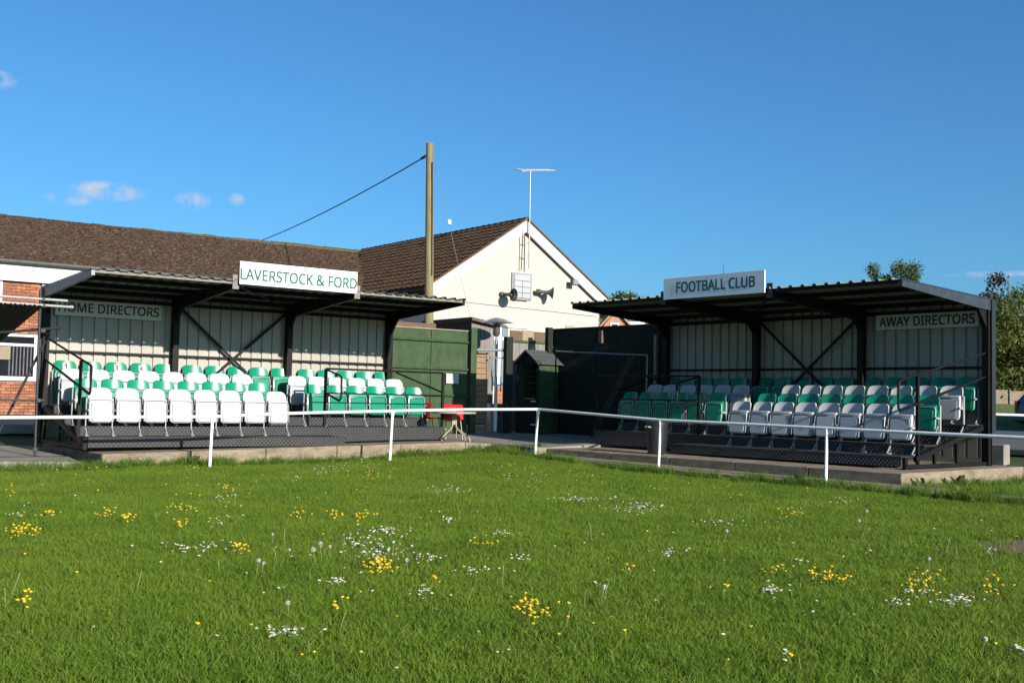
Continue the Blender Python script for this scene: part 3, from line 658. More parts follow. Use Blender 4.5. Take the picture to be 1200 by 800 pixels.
mb.prism([(-wd / 2, zr), (ov, zt - .03), (ov, zt - .065), (-wd / 2, zr - .04), (-wd - ov, zt - .065), (-wd - ov, zt - .03)], (0, -.10, .02), (1, 0, 0), (0, 0, 1), (0, 1, 0), dp + .22); T.part('roof', mb, shingle)
mb = MB(); mb.prism([(-wd, zt), (-.0, zt), (-wd / 2, zr - .06)], (0, .0, 0), (1, 0, 0), (0, 0, 1), (0, 1, 0), .02); T.part('gable_board', mb, fenced)

# grey wood shed with patio heater
T = Thing('garden_shed', 'low grey weathered timber shed roof behind the green fence', 'shed', FL, (11.2, 2.3, .6))
for i in range(5):
    a = 10.80 + i * .145; mb = MB(); mb.box(a, a + .140, 1.5, 1.53, .65, 3.34 - .012 * i); T.part('board', mb, woodg)
for i in range(14):
    y0 = 1.54 + i * .15; mb = MB(); mb.box(10.80, 10.83, y0, y0 + .146, .65, 3.30); T.part('board', mb, woodd)  # shaded side of the shed, shade put into the darker board colour
mb = MB(); mb.prism([(0, 3.40), (1.1, 3.25), (1.1, 3.22), (0, 3.36)], (10.72, 1.38, 0), (1, 0, 0), (0, 0, 1), (0, 1, 0), 2.4); T.part('roof', mb, shingle)
mb = MB(); mb.prism([(0, 3.375), (1.14, 3.22), (1.14, 3.16), (0, 3.315)], (10.70, 1.34, 0), (1, 0, 0), (0, 0, 1), (0, 1, 0), .03); T.part('fascia_board', mb, woodb)
hx, hy = 11.03, .72
T = Thing('patio_heater', 'steel patio heater with a domed top above the passage', 'heater', FL, (hx, hy, .5))
mb = MB(); mb.lathe([(.42, 3.235), (.30, 3.29), (.16, 3.345), (.03, 3.375), (.0, 3.376)], (hx, hy, 0), 28); mb.lathe([(.42, 3.234), (.30, 3.285), (.0, 3.34)], (hx, hy, 0), 28); T.part('dome', mb, steel, smooth=60)
mb = MB(); mb.tube([(hx, hy, .6), (hx, hy, 3.33)], .03, 10); T.part('pole', mb, steel, smooth=60)
mb = MB(); mb.lathe([(.0, 3.2), (.09, 3.2), (.09, 2.95), (.06, 2.9), (0, 2.9)], (hx, hy, 0), 14); T.part('burner', mb, horn_m, smooth=40)
mb = MB(); mb.lathe([(.0, 1.2), (.2, 1.2), (.2, .5), (0, .5)], (hx, hy, 0), 16); T.part('base', mb, steel, smooth=40)

# ------------------------------------------------------------------ clubhouse, gable end
GU0, GU1, GV = 11.21, 17.33, -4.0
T = Thing('clubhouse', 'cream rendered clubhouse gable end with brown tiled roof', 'building', FL, (14.3, 4.0, .8))
pk = (14.33, 6.56); sl = (6.62 - 4.58) / (14.33 - 11.2)
mb = MB(); mb.prism([(GU0, .4), (GU1, .4), (GU1, 4.52), (pk[0], pk[1] - .04), (GU0, 4.52)], (0, 4.0, 0), (1, 0, 0), (0, 0, 1), (0, 1, 0), .25); T.part('gable_wall', mb, render_w)
mb = MB(); mb.box(GU0, GU0 + .25, 4.26, 14, .4, 4.5); mb.box(GU1 - .25, GU1, 4.26, 14, .4, 4.5); T.part('side_wall', mb, render_w)
# bargeboards
def rake(u0, z0, u1, z1, th, y0, y1, down):
    mb = MB(); mb.prism([(u0, z0), (u1, z1), (u1, z1 - down), (u0, z0 - down)], (0, y0, 0), (1, 0, 0), (0, 0, 1), (0, 1, 0), y1 - y0); return mb
T.part('bargeboard', rake(14.335, 6.60, 10.98, 4.40, 0, 3.86, 3.93, .36), whiteb)
T.part('bargeboard', rake(14.342, 6.60, 17.69, 4.40, 0, 3.86, 3.93, .36), whiteb)
T.part('verge', rake(14.335, 6.655, 10.95, 4.43, 0, 3.80, 3.99, .052), woodb)
T.part('verge', rake(14.342, 6.655, 17.72, 4.43, 0, 3.80, 3.99, .052), woodb)
# tiled roof, both slopes: real interlocking tiles
def tile_field(o, du, dv, nu, nv, wu, wv, th, wave, jit, uclip=None):
    # o origin at eave corner; du along course, dv up slope; returns MB
    o, du, dv = Vector(o), Vector(du).normalized(), Vector(dv).normalized(); nn = du.cross(dv).normalized()
    if nn.z < 0: nn = -nn
    mb = MB()
    for j in range(nv):
        for i in range(nu):
            uu = (i + (.5 * (j % 2) if not wave else 0)) * wu; vv = j * wv
            if uclip and not uclip(uu + wu * .5, vv + wv * .5): continue
            lift = random.uniform(-jit, jit); sk = random.uniform(-jit, jit)
            b = o + du * uu + dv * vv; L_ = wv * 1.18; e = wu * (1 - .03)
            if wave:
                h = [0, .022, .03, .01, 0]; xs_ = [0, .22, .42, .62, 1]
                low = [b + du * e * x + nn * (th + hh + lift) for x, hh in zip(xs_, h)]; top = [b + dv * L_ + du * e * x + nn * (hh * .8 + lift + .002) for x, hh in zip(xs_, h)]
                bot = [b + du * e * x + nn * (hh - .012 + lift) for x, hh in zip(xs_, h)]
                mb.add(low + top + bot, [(k, k + 1, 6 + k, 5 + k) for k in range(4)] + [(10 + k, 11 + k, k + 1, k) for k in range(4)])
            else:
                a0 = b + nn * (th + lift + sk); a1 = b + du * e + nn * (th + lift - sk); a2 = b + du * e + dv * L_ + nn * (.003 + lift); a3 = b + dv * L_ + nn * (.003 + lift)
                c0 = b - nn * .004; c1 = b + du * e - nn * .004
                mb.add([a0, a1, a2, a3, c0, c1], [(0, 1, 2, 3), (4, 5, 1, 0), (4, 0, 3), (5, 2, 1)])
    return mb
slope_len = math.hypot(14.335 - 10.9, 6.63 - 4.37)
ss = (Vector((14.335, 0, 6.63)) - Vector((10.9, 0, 4.37))).normalized()
YR = 13.9
def clipg(uu, vv):   # valley clip against the long roof
    y_ = 3.82 + uu; t_ = vv / slope_len
    return y_ < 8.3 + t_ * 5.6
mb = tile_field((10.9, 3.82, 4.375), (0, 1, 0), ss, 40, 15, .30, slope_len / 15, .03, True, .005, clipg)
T.part('roof_tiles', mb, tile_b, kind='stuff')
mb = MB(); mb.prism([(10.92, 4.365), (14.335, 6.61), (14.335, 6.55), (10.92, 4.305)], (0, 3.87, 0), (1, 0, 0), (0, 0, 1), (0, 1, 0), 10.2); T.part('roof_deck', mb, tile_b)
ss2 = (Vector((14.335, 0, 6.63)) - Vector((17.77, 0, 4.37))).normalized()
mb = tile_field((17.77, 3.82, 4.375), (0, 1, 0), ss2, 33, 15, .30, slope_len / 15, .03, True, .005); T.part('roof_tiles', mb, tile_b, kind='stuff')
for i in range(25):
    y0 = 3.82 + i * .405; mb = MB(); mb.prism([(-.13, -.05), (-.09, .03), (0, .06), (.09, .03), (.13, -.05)], (14.338, y0, 6.625 + random.uniform(-.006, .006) - .003 * i), (1, 0, 0), (0, 0, 1), (0, 1, 0), .40); T.part('ridge_tile', mb, tile_b)
# eave gutter on the left slope
mb = MB(); mb.tube([(10.9, 3.9, 4.30), (10.9, 8.2, 4.30)], .06, 8); T.part('gutter', mb, black, smooth=50)
mb = MB(); mb.box(10.98, 11.2, 3.9, 8.2, 4.15, 4.28); T.part('soffit', mb, woodd)
# blocked gable window
fw = T.part('window_frame', MB().box(13.90, 14.63, 3.955, 3.998, 4.24, 5.02), galv)
mb = MB(); mb.box(13.98, 14.57, 3.935, 3.954, 4.30, 4.98); T.part('white_panel', mb, panelw, fw)
mb = MB()
for z in (4.44, 4.61, 4.79): mb.box(13.985, 14.565, 3.929, 3.9345, z, z + .014)
mb.box(14.27, 14.283, 3.929, 3.9345, 4.30, 4.79); T.part('panel_joint', mb, horn_m, fw)
mb = MB(); mb.box(13.88, 14.5, 3.91, 3.954, 4.225, 4.26); T.part('sill', mb, mortar, fw)
# ground floor window/door seen through the gate
wf = T.part('window_frame', MB().box(13.17, 13.80, 3.955, 3.998, 1.72, 3.46), blue_p, label='blue framed lower window')
for a, b in ((13.25, 13.42), (13.55, 13.78)):
    for z0, z1 in ((1.80, 3.0), (3.12, 3.38)):
        mb = MB(); mb.box(a, b, 3.945, 3.9545, z0, z1); T.part('pane', mb, glass_b, wf)
mb = MB(); mb.box(13.43, 13.54, 3.925, 3.954, 1.75, 3.45); mb.box(13.23, 13.425, 3.927, 3.9535, 3.01, 3.11); mb.box(13.545, 13.80, 3.927, 3.9535, 3.01, 3.11); T.part('glazing_bar', mb, whiteb, wf)
# bricks under it
bi = 0
for r_ in range(12):
    z0 = .80 + r_ * .075; x = 13.50 - (.11 if r_ % 2 else 0)
    while x < 14.0:
        mb = MB(); mb.box(max(13.45, x), min(14.0, x + .215), 3.93, 3.995, z0, z0 + .065); T.part('brick', mb, brick_m[bi % 3]); bi += 1 + random.randint(0, 1); x += .225
mb = MB(); mb.box(13.46, 13.99, 3.94, 3.996, .8, 1.70); T.part('mortar_bed', mb, mortar)
mb = MB(); mb.box(16.0, 16.32, 3.965, 3.998, 3.44, 3.60); T.part('vent_cover', mb, beige)
mb = MB(); mb.box(13.55, 14.55, 3.955, 3.998, 3.40, 3.50); T.part('trunking', mb, whiteb)
mb = MB(); mb.tube([(11.3, 3.985, 4.06), (12.6, 3.985, 4.03), (14.0, 3.985, 4.0), (15.6, 3.985, 3.97), (17.2, 3.985, 3.93)], .008, 6); T.part('cable', mb, galv)
for k in range(16):
    mb = MB(); z0 = 3.0 + k * .1; mb.box(GU1 - .02 + .012 * (k % 2), GU1 + .012 + .012 * (k % 2), 4.0 - .02, 4.2, z0, z0 + .09); T.part('brick', mb, brick_m[k % 3])

# horn speakers and floodlight
def horn(x, z, ang, label):
    K = lambda pr: [(r_ * .84, h_ * .84) for r_, h_ in pr]
    T = Thing('horn_speaker', label, 'loudspeaker', FL, (x, 3.98, z), 'horn loudspeakers on the gable')
    d = Vector((math.cos(ang), -math.sin(ang), -.08)).normalized(); c = Vector((x, 3.72, z))
    mb = MB(); mb.lathe(K([(.0, -.30), (.05, -.30), (.06, -.16), (.055, -.12), (.06, 0), (.085, .09), (.15, .18), (.215, .235), (.225, .24), (.212, .238)]), c, 24, d); ho = T.part('horn', mb, horn_m, smooth=50); mb = MB(); mb.lathe(K([(.212, .237), (.13, .16), (.06, .06), (.03, .0), (0, .0)]), c, 24, d); T.part('horn_throat', mb, black, ho, smooth=50); mb = MB(); mb.lathe(K([(0, .15), (.045, .14), (.05, .02), (0, .02)]), c, 12, d); T.part('phase_plug', mb, horn_m, ho, smooth=50)  # throat blackened: shade inside the horn mouth put into the colour
    mb = MB(); mb.lathe(K([(0, -.36), (.075, -.36), (.085, -.33), (.085, -.22), (.06, -.20), (0, -.2)]), c, 18, d); T.part('driver', mb, horn_m, smooth=40)
    mb = MB(); mb.bar(c - d * .12, (x, 3.99, z - .02), .05, .03); T.part('bracket', mb, galv)
horn(13.60, 4.33, R(75), 'grey horn loudspeaker left of the blocked gable window')
horn(15.00, 4.50, R(32), 'grey horn loudspeaker right of the blocked gable window')
T = Thing('floodlight', 'small square floodlight high on the cream gable', 'floodlight', FL, (16.1, 3.95, 4.85))
mb = MB(); mb.box(16.0, 16.24, 3.70, 3.84, 4.80, 4.97); T.part('lamp_body', mb, horn_m, bevel=.02)
mb = MB(); mb.box(16.02, 16.22, 3.692, 3.699, 4.82, 4.95); T.part('lamp_glass', mb, glass_b)
mb = MB(); mb.bar((16.12, 3.85, 4.86), (16.12, 3.99, 4.80), .04, .04); T.part('bracket', mb, galv)
# aerial
T = Thing('tv_aerial', 'tall thin TV aerial mast on the gable peak', 'aerial', FL, (14.33, 3.82, 5.16))
mb = MB(); mb.tube([(14.385, 3.78, 5.16), (14.36, 3.78, 8.03)], .021, 8); T.part('mast', mb, steel, smooth=50)
mb = MB(); mb.tube([(14.19, 3.9, 5.10), (14.19, 3.85, 6.3)], .014, 8); T.part('cable', mb, cable)
mb = MB(); mb.tube([(13.86, 3.78, 7.99), (15.15, 3.78, 8.175)], .013, 6); bm_ = T.part('boom', mb, steel)
for k in range(18):
    x = 13.98 + k * .068; z = 7.995 + (x - 13.86) * .143
    mb = MB(); hh = .075 if k > 1 else .12; mb.tube([(x, 3.78 - .17, z - hh * .5), (x, 3.78 + .17, z + hh * .5)], .016, 5); T.part('element', mb, railw, bm_)
for z in (5.9, 5.5):
    mb = MB(); mb.bar((14.19, 3.9, z), (14.40, 3.79, z + .02), .02, .02); T.part('bracket', mb, galv)

# ------------------------------------------------------------------ long brown-roofed building on the left
T = Thing('clubhouse_wing', 'long brick wing with old mottled brown roof and white fascia', 'building', FL, (3.0, 8.0, .6))
U0 = -9.0
mb = MB(); mb.box(U0, 11.2, 8.03, 8.3, .4, 4.45); T.part('wall', mb, mortar)
for i in range(4):
    z0 = 4.03 + i * .108; mb = MB(); mb.box(U0, 11.0, 7.86 - .012 * (i), 7.90, z0 + .002, z0 + .106); T.part('fascia_board', mb, whiteb)
mb = MB(); mb.tube([(U0, 7.72, 4.56 - .045), (11.0, 7.72, 4.50)], .062, 8); T.part('gutter', mb, gutter_g, smooth=50)
def brick_area(x0, x1, z0, z1):
    global bi
    nrow = int((z1 - z0) / .075)
    for r_ in range(nrow):
        z = z0 + r_ * .075; x = x0 - (.1125 if r_ % 2 else 0)
        while x < x1 - .03:
            a, b = max(x0, x), min(x1, x + .215)
            if b - a > .03:
                mb = MB(); mb.box(a, b, 7.985 + random.uniform(-.003, .003), 8.029, z, z + .064); T.part('brick', mb, random.choice(brick_m))
            x += .225
brick_area(.95, 1.88, 2.72, 4.03)
brick_area(.35, 1.92, .60, 1.52)
mb = MB(); mb.box(.86, .948, 7.95, 8.029, 2.7, 4.03); T.part('window_post', mb, whiteb)
mb = MB(); mb.box(1.885, 1.97, 7.95, 8.029, .6, 4.03); T.part('downpipe', mb, galv)
wf = T.part('window_frame', MB().box(-1.6, 1.86, 7.96, 8.028, 1.53, 2.70), whiteb)
for a, b in ((-1.5, -.45), (-.38, .66), (.74, 1.76)):
    for z0, z1 in ((1.64, 2.40), (2.47, 2.64)):
        mb = MB(); mb.box(a, b, 7.945, 7.9595, z0, z1); T.part('pane', mb, glass, wf)
mb = MB()
for k in range(7): x = 1.18 + k * .085; mb.tube([(x, 7.938, 1.66), (x, 7.938, 2.39)], .018, 6)
T.part('blind', mb, slate, wf)
mb = MB(); mb.box(.8, 1.19, 7.90, 7.935, 2.05, 2.38); T.part('cardboard_sheet', mb, woodl, wf)
# tiles
ev = Vector((0, 7.70, 4.57)); rg = Vector((0, 13.6, 6.50)); sl_ = (rg - ev); slen = sl_.length
def clipl(uu, vv):
    return (U0 + uu) < 11.0 + (vv / slen) * 3.35
mb = tile_field((U0, 7.70, 4.575), (1, 0, 0), sl_, 104, 33, .225, slen / 33, .024, False, .009, clipl); T.part('roof_tiles', mb, tile_o, kind='stuff')
mb = MB(); mb.add([(U0, 7.72, 4.55), (10.95, 7.72, 4.55), (14.33, 13.62, 6.48), (U0, 13.62, 6.44), (U0, 19, 4.4), (14.33, 19, 4.4)], [(0, 1, 2, 3), (3, 2, 5, 4)]); T.part('roof_deck', mb, tile_o)
for i in range(58):
    x0 = U0 + i * .403; mb = MB(); mb.prism([(-.14, -.06), (-.09, .03), (0, .07), (.09, .03), (.14, -.06)], (x0, 13.62, 6.425 + (x0 - 1) * .0105 + random.uniform(-.012, .012)), (0, 1, 0), (0, 0, 1), (1, 0, 0), .398); T.part('ridge_tile', mb, moss)

# ------------------------------------------------------------------ utility pole, wires
T = Thing('utility_pole', 'tall weathered wooden utility pole in front of the tiled roof', 'pole', FW, (-2.07, 28.5, .5))
mb = MB(); mb.tube([(-2.065, 28.5, .4), (-2.13, 28.5, 4), (-2.205, 28.5, 7.8)], [.125, .112, .092], 14); T.part('shaft', mb, polew, smooth=50)
mb = MB(); mb.tube([(-2.30, 28.48, 7.47), (-2.42, 28.6, 7.42)], .035, 8); T.part('insulator', mb, cable)
mb = MB(); mb.tube([(-2.06, 28.40, 4.4), (-2.12, 28.40, 7.3)], .014, 6); T.part('riser_cable', mb, cable)
p0 = Vector((-2.30, 28.48, 7.46)); p1 = Vector((-13.2, 50.5, 7.6)); pts = []
for k in range(15):
    t = k / 14; q = p0.lerp(p1, t); q.z -= .55 * 4 * t * (1 - t) * .5; pts.append(q)
solo('overhead_wire', 'dark overhead wire running left from the utility pole', 'wire', MB().tube(pts, .017, 5), cable)
T = Thing('thin_cable', 'thin pale cable with small white insulator beside the utility pole', 'cable', FW, (-2.1, 28.4, 7.3))
q0 = Vector((-2.08, 28.45, 7.5)); q1 = Vector(FL.w(10.82, 1.6, 3.38)); T.part('strand', MB().tube([q0, q0.lerp(q1, .5) - Vector((0, 0, .05)), q1], .006, 5), galv)
qm = q0.lerp(q1, .41); T.part('insulator', MB().lathe([(0, -.07), (.05, -.06), (.06, 0), (.05, .06), (0, .07)], qm, 10), whiteb)

# ------------------------------------------------------------------ furniture between the stands
def pl_chair(x, y, rz, z, label):
    FCh = Frame(*FL.w(x, y, 0)[:2], FL.rot + rz)
    T = Thing('plastic_chair', label, 'chair', FCh, (0, 0, z), 'red plastic chairs')
    prof = [(-.02, .80, .17), (-.0, .79, .205), (.03, .68, .215), (.06, .58, .205), (.07, .49, .20), (.04, .445, .20), (-.10, .43, .205), (-.30, .445, .205), (-.36, .43, .20)]
    vv = []; W = 7
    for y_, z_, hw in prof:
        for i in range(W): s_ = -1 + 2 * i / (W - 1); vv.append((s_ * hw * 1.13, y_ + .0 - (.05 * s_ * s_ if z_ > .47 else 0), z + z_ + (.04 * s_ * s_ if z_ < .47 else 0)))
    n = len(vv); vv += [(a, b + .012, c - .006) for a, b, c in vv]
    fs_ = [(j * W + i, j * W + i + 1, (j + 1) * W + i + 1, (j + 1) * W + i) for j in range(len(prof) - 1) for i in range(W - 1)]
    fs_ += [tuple(n + k for k in reversed(f)) for f in fs_]
    T.part('shell', MB().add(vv, fs_), red_p, smooth=60)
    for s_ in (-1, 1):
        T.part('leg', MB().tube([(s_ * .17, .02, z + .44), (s_ * .20, .12, z)], .011, 6), beige); T.part('leg', MB().tube([(s_ * .17, -.25, z + .44), (s_ * .20, -.33, z)], .011, 6), beige)
pl_chair(8.27, -1.5, R(165), .37, 'red plastic chair right of the round table by the left stand')
pl_chair(8.02, -.75, R(82), .40, 'red plastic chair half hidden behind the end of the left stand')
tx, ty = 7.95, -2.02
T = Thing('round_table', 'round beige table on bent metal legs beside the left stand', 'table', FL, (tx, ty, .37))
T.part('tabletop', MB().lathe([(0, 1.02), (.46, 1.02), (.475, 1.008), (.475, .985), (.46, .978), (0, .978)], (tx, ty, 0), 32), beige, smooth=40)
T.part('column', MB().tube([(tx, ty, .74), (tx, ty, .98)], .05, 10), beige, smooth=50)
for k in range(4):
    a = R(20 + k * 90); c, s_ = math.cos(a), math.sin(a)
    T.part('leg', MB().tube([(tx + c * .05, ty + s_ * .05, .95), (tx + c * .06, ty + s_ * .06, .70), (tx + c * .12, ty + s_ * .12, .64), (tx + c * .38, ty + s_ * .38, .50), (tx + c * .42, ty + s_ * .42, .45), (tx + c * .43, ty + s_ * .43, .37)], .014, 8), beige, smooth=60)
T = Thing('litter_bin', 'dark round plastic litter bin in front of the right stand', 'bin', FW, (2.82, 21.58, .33))
bc = (2.83, 21.75, .33)
T.part('bin_body', MB().lathe([(0, 0), (.175, 0), (.18, .02), (.215, .56), (.225, .56), (.225, .58), (.20, .58), (.165, .03), (0, .03)], bc, 26), bin_m, smooth=45)
T.part('lid', MB().lathe([(.0, .64), (.10, .635), (.20, .61), (.235, .595), (.235, .575), (.226, .575)], bc, 26), bin_m, smooth=45)
T.part('handle', MB().tube([(bc[0] - .19, bc[1] - .12, .83), (bc[0] - .24, bc[1] - .16, .84), (bc[0] - .20, bc[1] - .19, .84), (bc[0] - .14, bc[1] - .17, .83)], .014, 6), galv)
# block behind the right stand
mb = MB(); mb.box(-4.5, -.80, 2.35, 2.6, .2, .62); solo('low_wall', 'low concrete edging wall behind the right stand with sunlit end', 'wall', mb, conc_d, FR, (-2.6, 2.45, .3), bevel=.015)

# ------------------------------------------------------------------ scaffold shelter at the far left
T = Thing('scaffold_shelter', 'scaffold tube shelter with corrugated roof at the far left', 'shelter', FW, (-8.3, 19.4, .16))
ang = R(37); dx, dy = math.cos(ang), math.sin(ang)
C0 = Vector((-8.14, 19.4, 0)); ex = Vector((dx, dy, 0)); ey = Vector((-dy, dx, 0))
def S(a, b, z): return C0 + ex * a + ey * b + Vector((0, 0, z))
tub = mat('scaffold_tube', (.30, .30, .295), .45, .2, 10, metal=.2, dirt=.4, dirtc=(.25, .2, .16), dscale=8)
tubd = mat('dark_scaffold_tube', (.025, .027, .03), .5, .3, 10, dirt=.4, dirtc=(.08, .075, .07), dscale=6)
for (a, b, z1) in ((0, 0, 3.02), (-.62, .6, 2.9), (-3.2, 0, 3.0), (-3.2, 2.0, 2.8)):
    p = T.part('standard', MB().tube([S(a, b, .17), S(a - .02, b, z1)], .024, 10), tubd, smooth=50); T.part('base_plate', MB().box(*(lambda q: (q.x - .07, q.x + .07, q.y - .07, q.y + .07, .155, .172))(S(a, b, 0))), galv, p)
for z, b, x1 in ((2.86, -.05, .42), (2.755, -.06, .52)):
    T.part('ledger', MB().tube([S(-5.0, b, z + .02), S(x1, b, z)], .024, 10), tub, smooth=50)
T.part('brace', MB().tube([S(-.62, .55, .20), S(.1, .02, 2.15)], .024, 10), tubd, smooth=50)
T.part('transom', MB().tube([S(-1.6, .02, 1.12), S(.12, .02, 1.12)], .02, 10), tubd, smooth=50)
T.part('transom', MB().tube([S(-1.3, .9, 2.18), S(.3, -.12, 2.38)], .024, 10), tubd, smooth=50)
for q in (S(.02, -.05, 2.86), S(.03, -.05, 2.755), S(.02, -.02, 1.12), S(.04, -.03, 2.32), S(.0, 0, .28)):
    mb = MB(); mb.box(q.x - .034, q.x + .036, q.y - .034, q.y + .034, q.z - .036, q.z + .032); T.part('coupler', mb, gutter_g, bevel=.012)
for k in range(5):
    mb = MB(); a0 = -.02 - k; prof = []
    for i in range(33): t = i / 32; prof.append((a0 - t, .025 * math.cos(t * 2 * math.pi * 13)))
    n = 33; vv = [S(a, -.28, 2.73 + z) for a, z in prof] + [S(a, 2.6, 2.22 + z) for a, z in prof]
    mb.add(vv, [(i, i + 1, n + i + 1, n + i) for i in range(n - 1)]); T.part('roof_sheet', mb, mat('shelter_sheet', (.035, .034, .031), .7, .3, 4), smooth=60)

# ------------------------------------------------------------------ vegetation helpers
def leaf_mesh(name, centers, sizes, m):
    n = len(centers); c = np.asarray(centers); s_ = np.asarray(sizes)[:, None]
    a = rng.normal(size=(n, 3)); a /= np.linalg.norm(a, axis=1)[:, None]; b = rng.normal(size=(n, 3)); b -= (b * a).sum(1)[:, None] * a; b /= np.linalg.norm(b, axis=1)[:, None]
    v = np.stack([c - a * s_, c + b * s_ * .55, c + a * s_, c - b * s_ * .55], 1).reshape(-1, 3)
    me = bpy.data.meshes.new(name); me.vertices.add(4 * n); me.vertices.foreach_set('co', v.ravel().astype(np.float32))
    me.loops.add(4 * n); me.loops.foreach_set('vertex_index', np.arange(4 * n, dtype=np.int32)); me.polygons.add(n)
    me.polygons.foreach_set('loop_start', np.arange(0, 4 * n, 4, dtype=np.int32)); me.materials.append(m); me.update(calc_edges=True); return me
def crown_pts(blobs, n):
    w = np.array([b[3] * b[4] * b[5] for b in blobs]) ** .7; w /= w.sum(); out = []
    for b, k in zip(blobs, rng.multinomial(n, w)):
        d = rng.normal(size=(k, 3)); d /= np.linalg.norm(d, axis=1)[:, None]; r = (rng.random(k) ** .45)[:, None]
        p = d * r * (1 + .18 * rng.normal(size=(k, 1)))
        out.append(np.array(b[:3]) + p * np.array(b[3:6]))
    return np.concatenate(out)
def tree(name, label, cat, base, blobs, n, ls, m, trunk_r, trunk_top, limbs=5, group=None):
    T = Thing(name, label, cat, FW, base, group); b = Vector(base)
    mb = MB(); mb.tube([b, b + Vector((.1, 0, trunk_top * .5)), b + Vector((0, .1, trunk_top))], [trunk_r, trunk_r * .7, trunk_r * .25], 9)
    for k in range(limbs):
        bl = blobs[k % len(blobs)]; st = b + Vector((.05, 0, trunk_top * (.35 + .1 * (k % 5)))); mb.tube([st, st.lerp(Vector(bl[:3]), .5) + Vector((0, 0, .2)), Vector(bl[:3])], [trunk_r * .4, trunk_r * .25, trunk_r * .08], 6)
    T.part('trunk', mb, bark, smooth=50)
    p = crown_pts(blobs, n); o = bpy.data.objects.new('crown', leaf_mesh('crown', p - np.array(base), rng.uniform(.6, 1.3, n) * ls, m)); col.objects.link(o); o.parent = T.o
    return T
def rblobs(c, R3, n, r):
    out = []
    for k in range(n):
        d = rng.normal(size=3); d /= np.linalg.norm(d); t = rng.random() ** .4
        s_ = r * rng.uniform(.6, 1.25); out.append((c[0] + d[0] * t * R3[0], c[1] + d[1] * t * R3[1], c[2] + d[2] * t * R3[2], s_, s_, s_ * .85))
    return out
# pale tree above the right stand
tree('birch_tree', 'feathery pale green tree rising behind the right stand roof', 'tree', (20.4, 60, .6), rblobs((19.55, 60, 8.0), (.6, 1, 1.0), 8, .45) + rblobs((20.95, 60, 8.15), (.75, 1, 1.1), 9, .5) + rblobs((20.2, 60, 6.8), (1.3, 1.2, 1.0), 9, .7), 13000, .062, leaf_tree, .16, 7.5, 9)
# hedge trees at the right
for i, (x, y, h, w, m, lab) in enumerate([(17.7, 41.0, 5.3, 2.0, leaf_hedge, 'bushy green hedge tree at the right edge beside the stand'), (19.9, 41.8, 7.0, 2.0, leaf_hedge, 'taller leafy green tree at the far right edge'), (18.9, 43.5, 6.4, .9, leaf_dark, 'dark reddish leaved tree top behind the hedge trees'), (23.5, 42, 7.2, 2.4, leaf_hedge, 'green tree beyond the right edge of the hedge')]):
    z0 = .55
    tree('hedge_tree', lab, 'tree', (x, y, z0), rblobs((x, y, z0 + h * .5), (w * .75, w * .6, h * .42), 24, w * .4), 17000 if i != 2 else 4000, .07, m, .14, h * .7, 6)
T = Thing('hedge', 'low clipped green hedge behind the parked car', 'hedge', FW, (18.5, 38.6, .55))
p = np.stack([rng.uniform(14, 26, 12000), 38.7 + rng.normal(0, .35, 12000), 1.5 + 1.25 * rng.random(12000) ** .8], 1); p[:, 2] = np.minimum(p[:, 2], 2.7 + .12 * np.sin(p[:, 0] * 3))
o = bpy.data.objects.new('foliage', leaf_mesh('foliage', p - np.array([18.5, 38.6, .55]), rng.uniform(.05, .1, 12000), leaf_hedge)); col.objects.link(o); o.parent = T.o
T = Thing('pale_fence', 'pale panel fence below the hedge at the right', 'fence', FW, (18.5, 37.6, 1.5))
for k in range(9):
    x0 = 14.2 + k * 1.22; T.part('fence_panel', MB().box(x0, x0 + 1.19, 37.6, 37.66, 1.45, 1.95 + .03 * (k % 2)), conc)
    T.part('fence_post', MB().box(x0 + 1.192, x0 + 1.218, 37.55, 37.7, 1.4, 2.0), conc)
def zb(X, Y): return np.interp(Y, [33.2, 33.8, 34.3, 37.6, 41, 62], [.2, .70, 1.04, 1.5, 1.65, 1.6]) + .03 * np.sin(X * 1.3) * np.sin(Y * 1.7)
grid_obj('grass_bank', np.arange(11.5, 42, .6), np.concatenate([np.arange(33.2, 41, .4), [44, 50, 62]]), zb, mat('bank_grass', (.095, .135, .03), .95, .35, 5, .6, 40, c2=(.14, .165, .045)), label='grass bank behind the parked car')

# car park rail
T = Thing('car_park_rail', 'white tubular rail beside the parked car', 'railing', FW, (13.2, 30.5, .55))
T.part('top_rail', MB().tube([(12.2, 30.2, 1.19), (18.5, 28.8, 1.12)], .035, 10), railw, smooth=50)
for x in (12.25, 14.6, 16.9): T.part('rail_post', MB().tube([(x, 30.2 - (x - 12.2) * .222, .4), (x, 30.2 - (x - 12.2) * .222, 1.16)], .03, 10), railw, smooth=50)

# car (rear to the left)
cx0, cy0, cz0 = 14.72, 31.3, .66
T = Thing('parked_car', 'dark blue hatchback parked behind the right stand', 'car', FW, (cx0 + 1.95, cy0 + .8, cz0))
side = [(0.05, .30), (.0, .55), (.03, .82), (.10, .95), (.48, 1.40), (.75, 1.50), (1.7, 1.53), (2.25, 1.45), (2.85, 1.00), (3.65, .84), (3.88, .62), (3.9, .32), (3.6, .24), (.3, .24)]
W_ = 1.66
secs = []
for t, ins in ((0, .10), (.12, 0.0), (.88, 0.0), (1, .10)):
    yy = cy0 + W_ * t
    secs.append([(cx0 + x, yy + (.0 if z < .95 else (.16 * (z - .95) / .55) * (1 if t < .5 else -1)), cz0 + (z if t in (.12, .88) else .24 + (z - .24) * .985)) for x, z in side])
mb = MB(); n = len(side); mb.add([p for s_ in secs for p in s_], [(i * n + k, i * n + (k + 1) % n, (i + 1) * n + (k + 1) % n, (i + 1) * n + k) for i in range(3) for k in range(n)] + [tuple(reversed(range(n))), tuple(range(3 * n, 4 * n))])
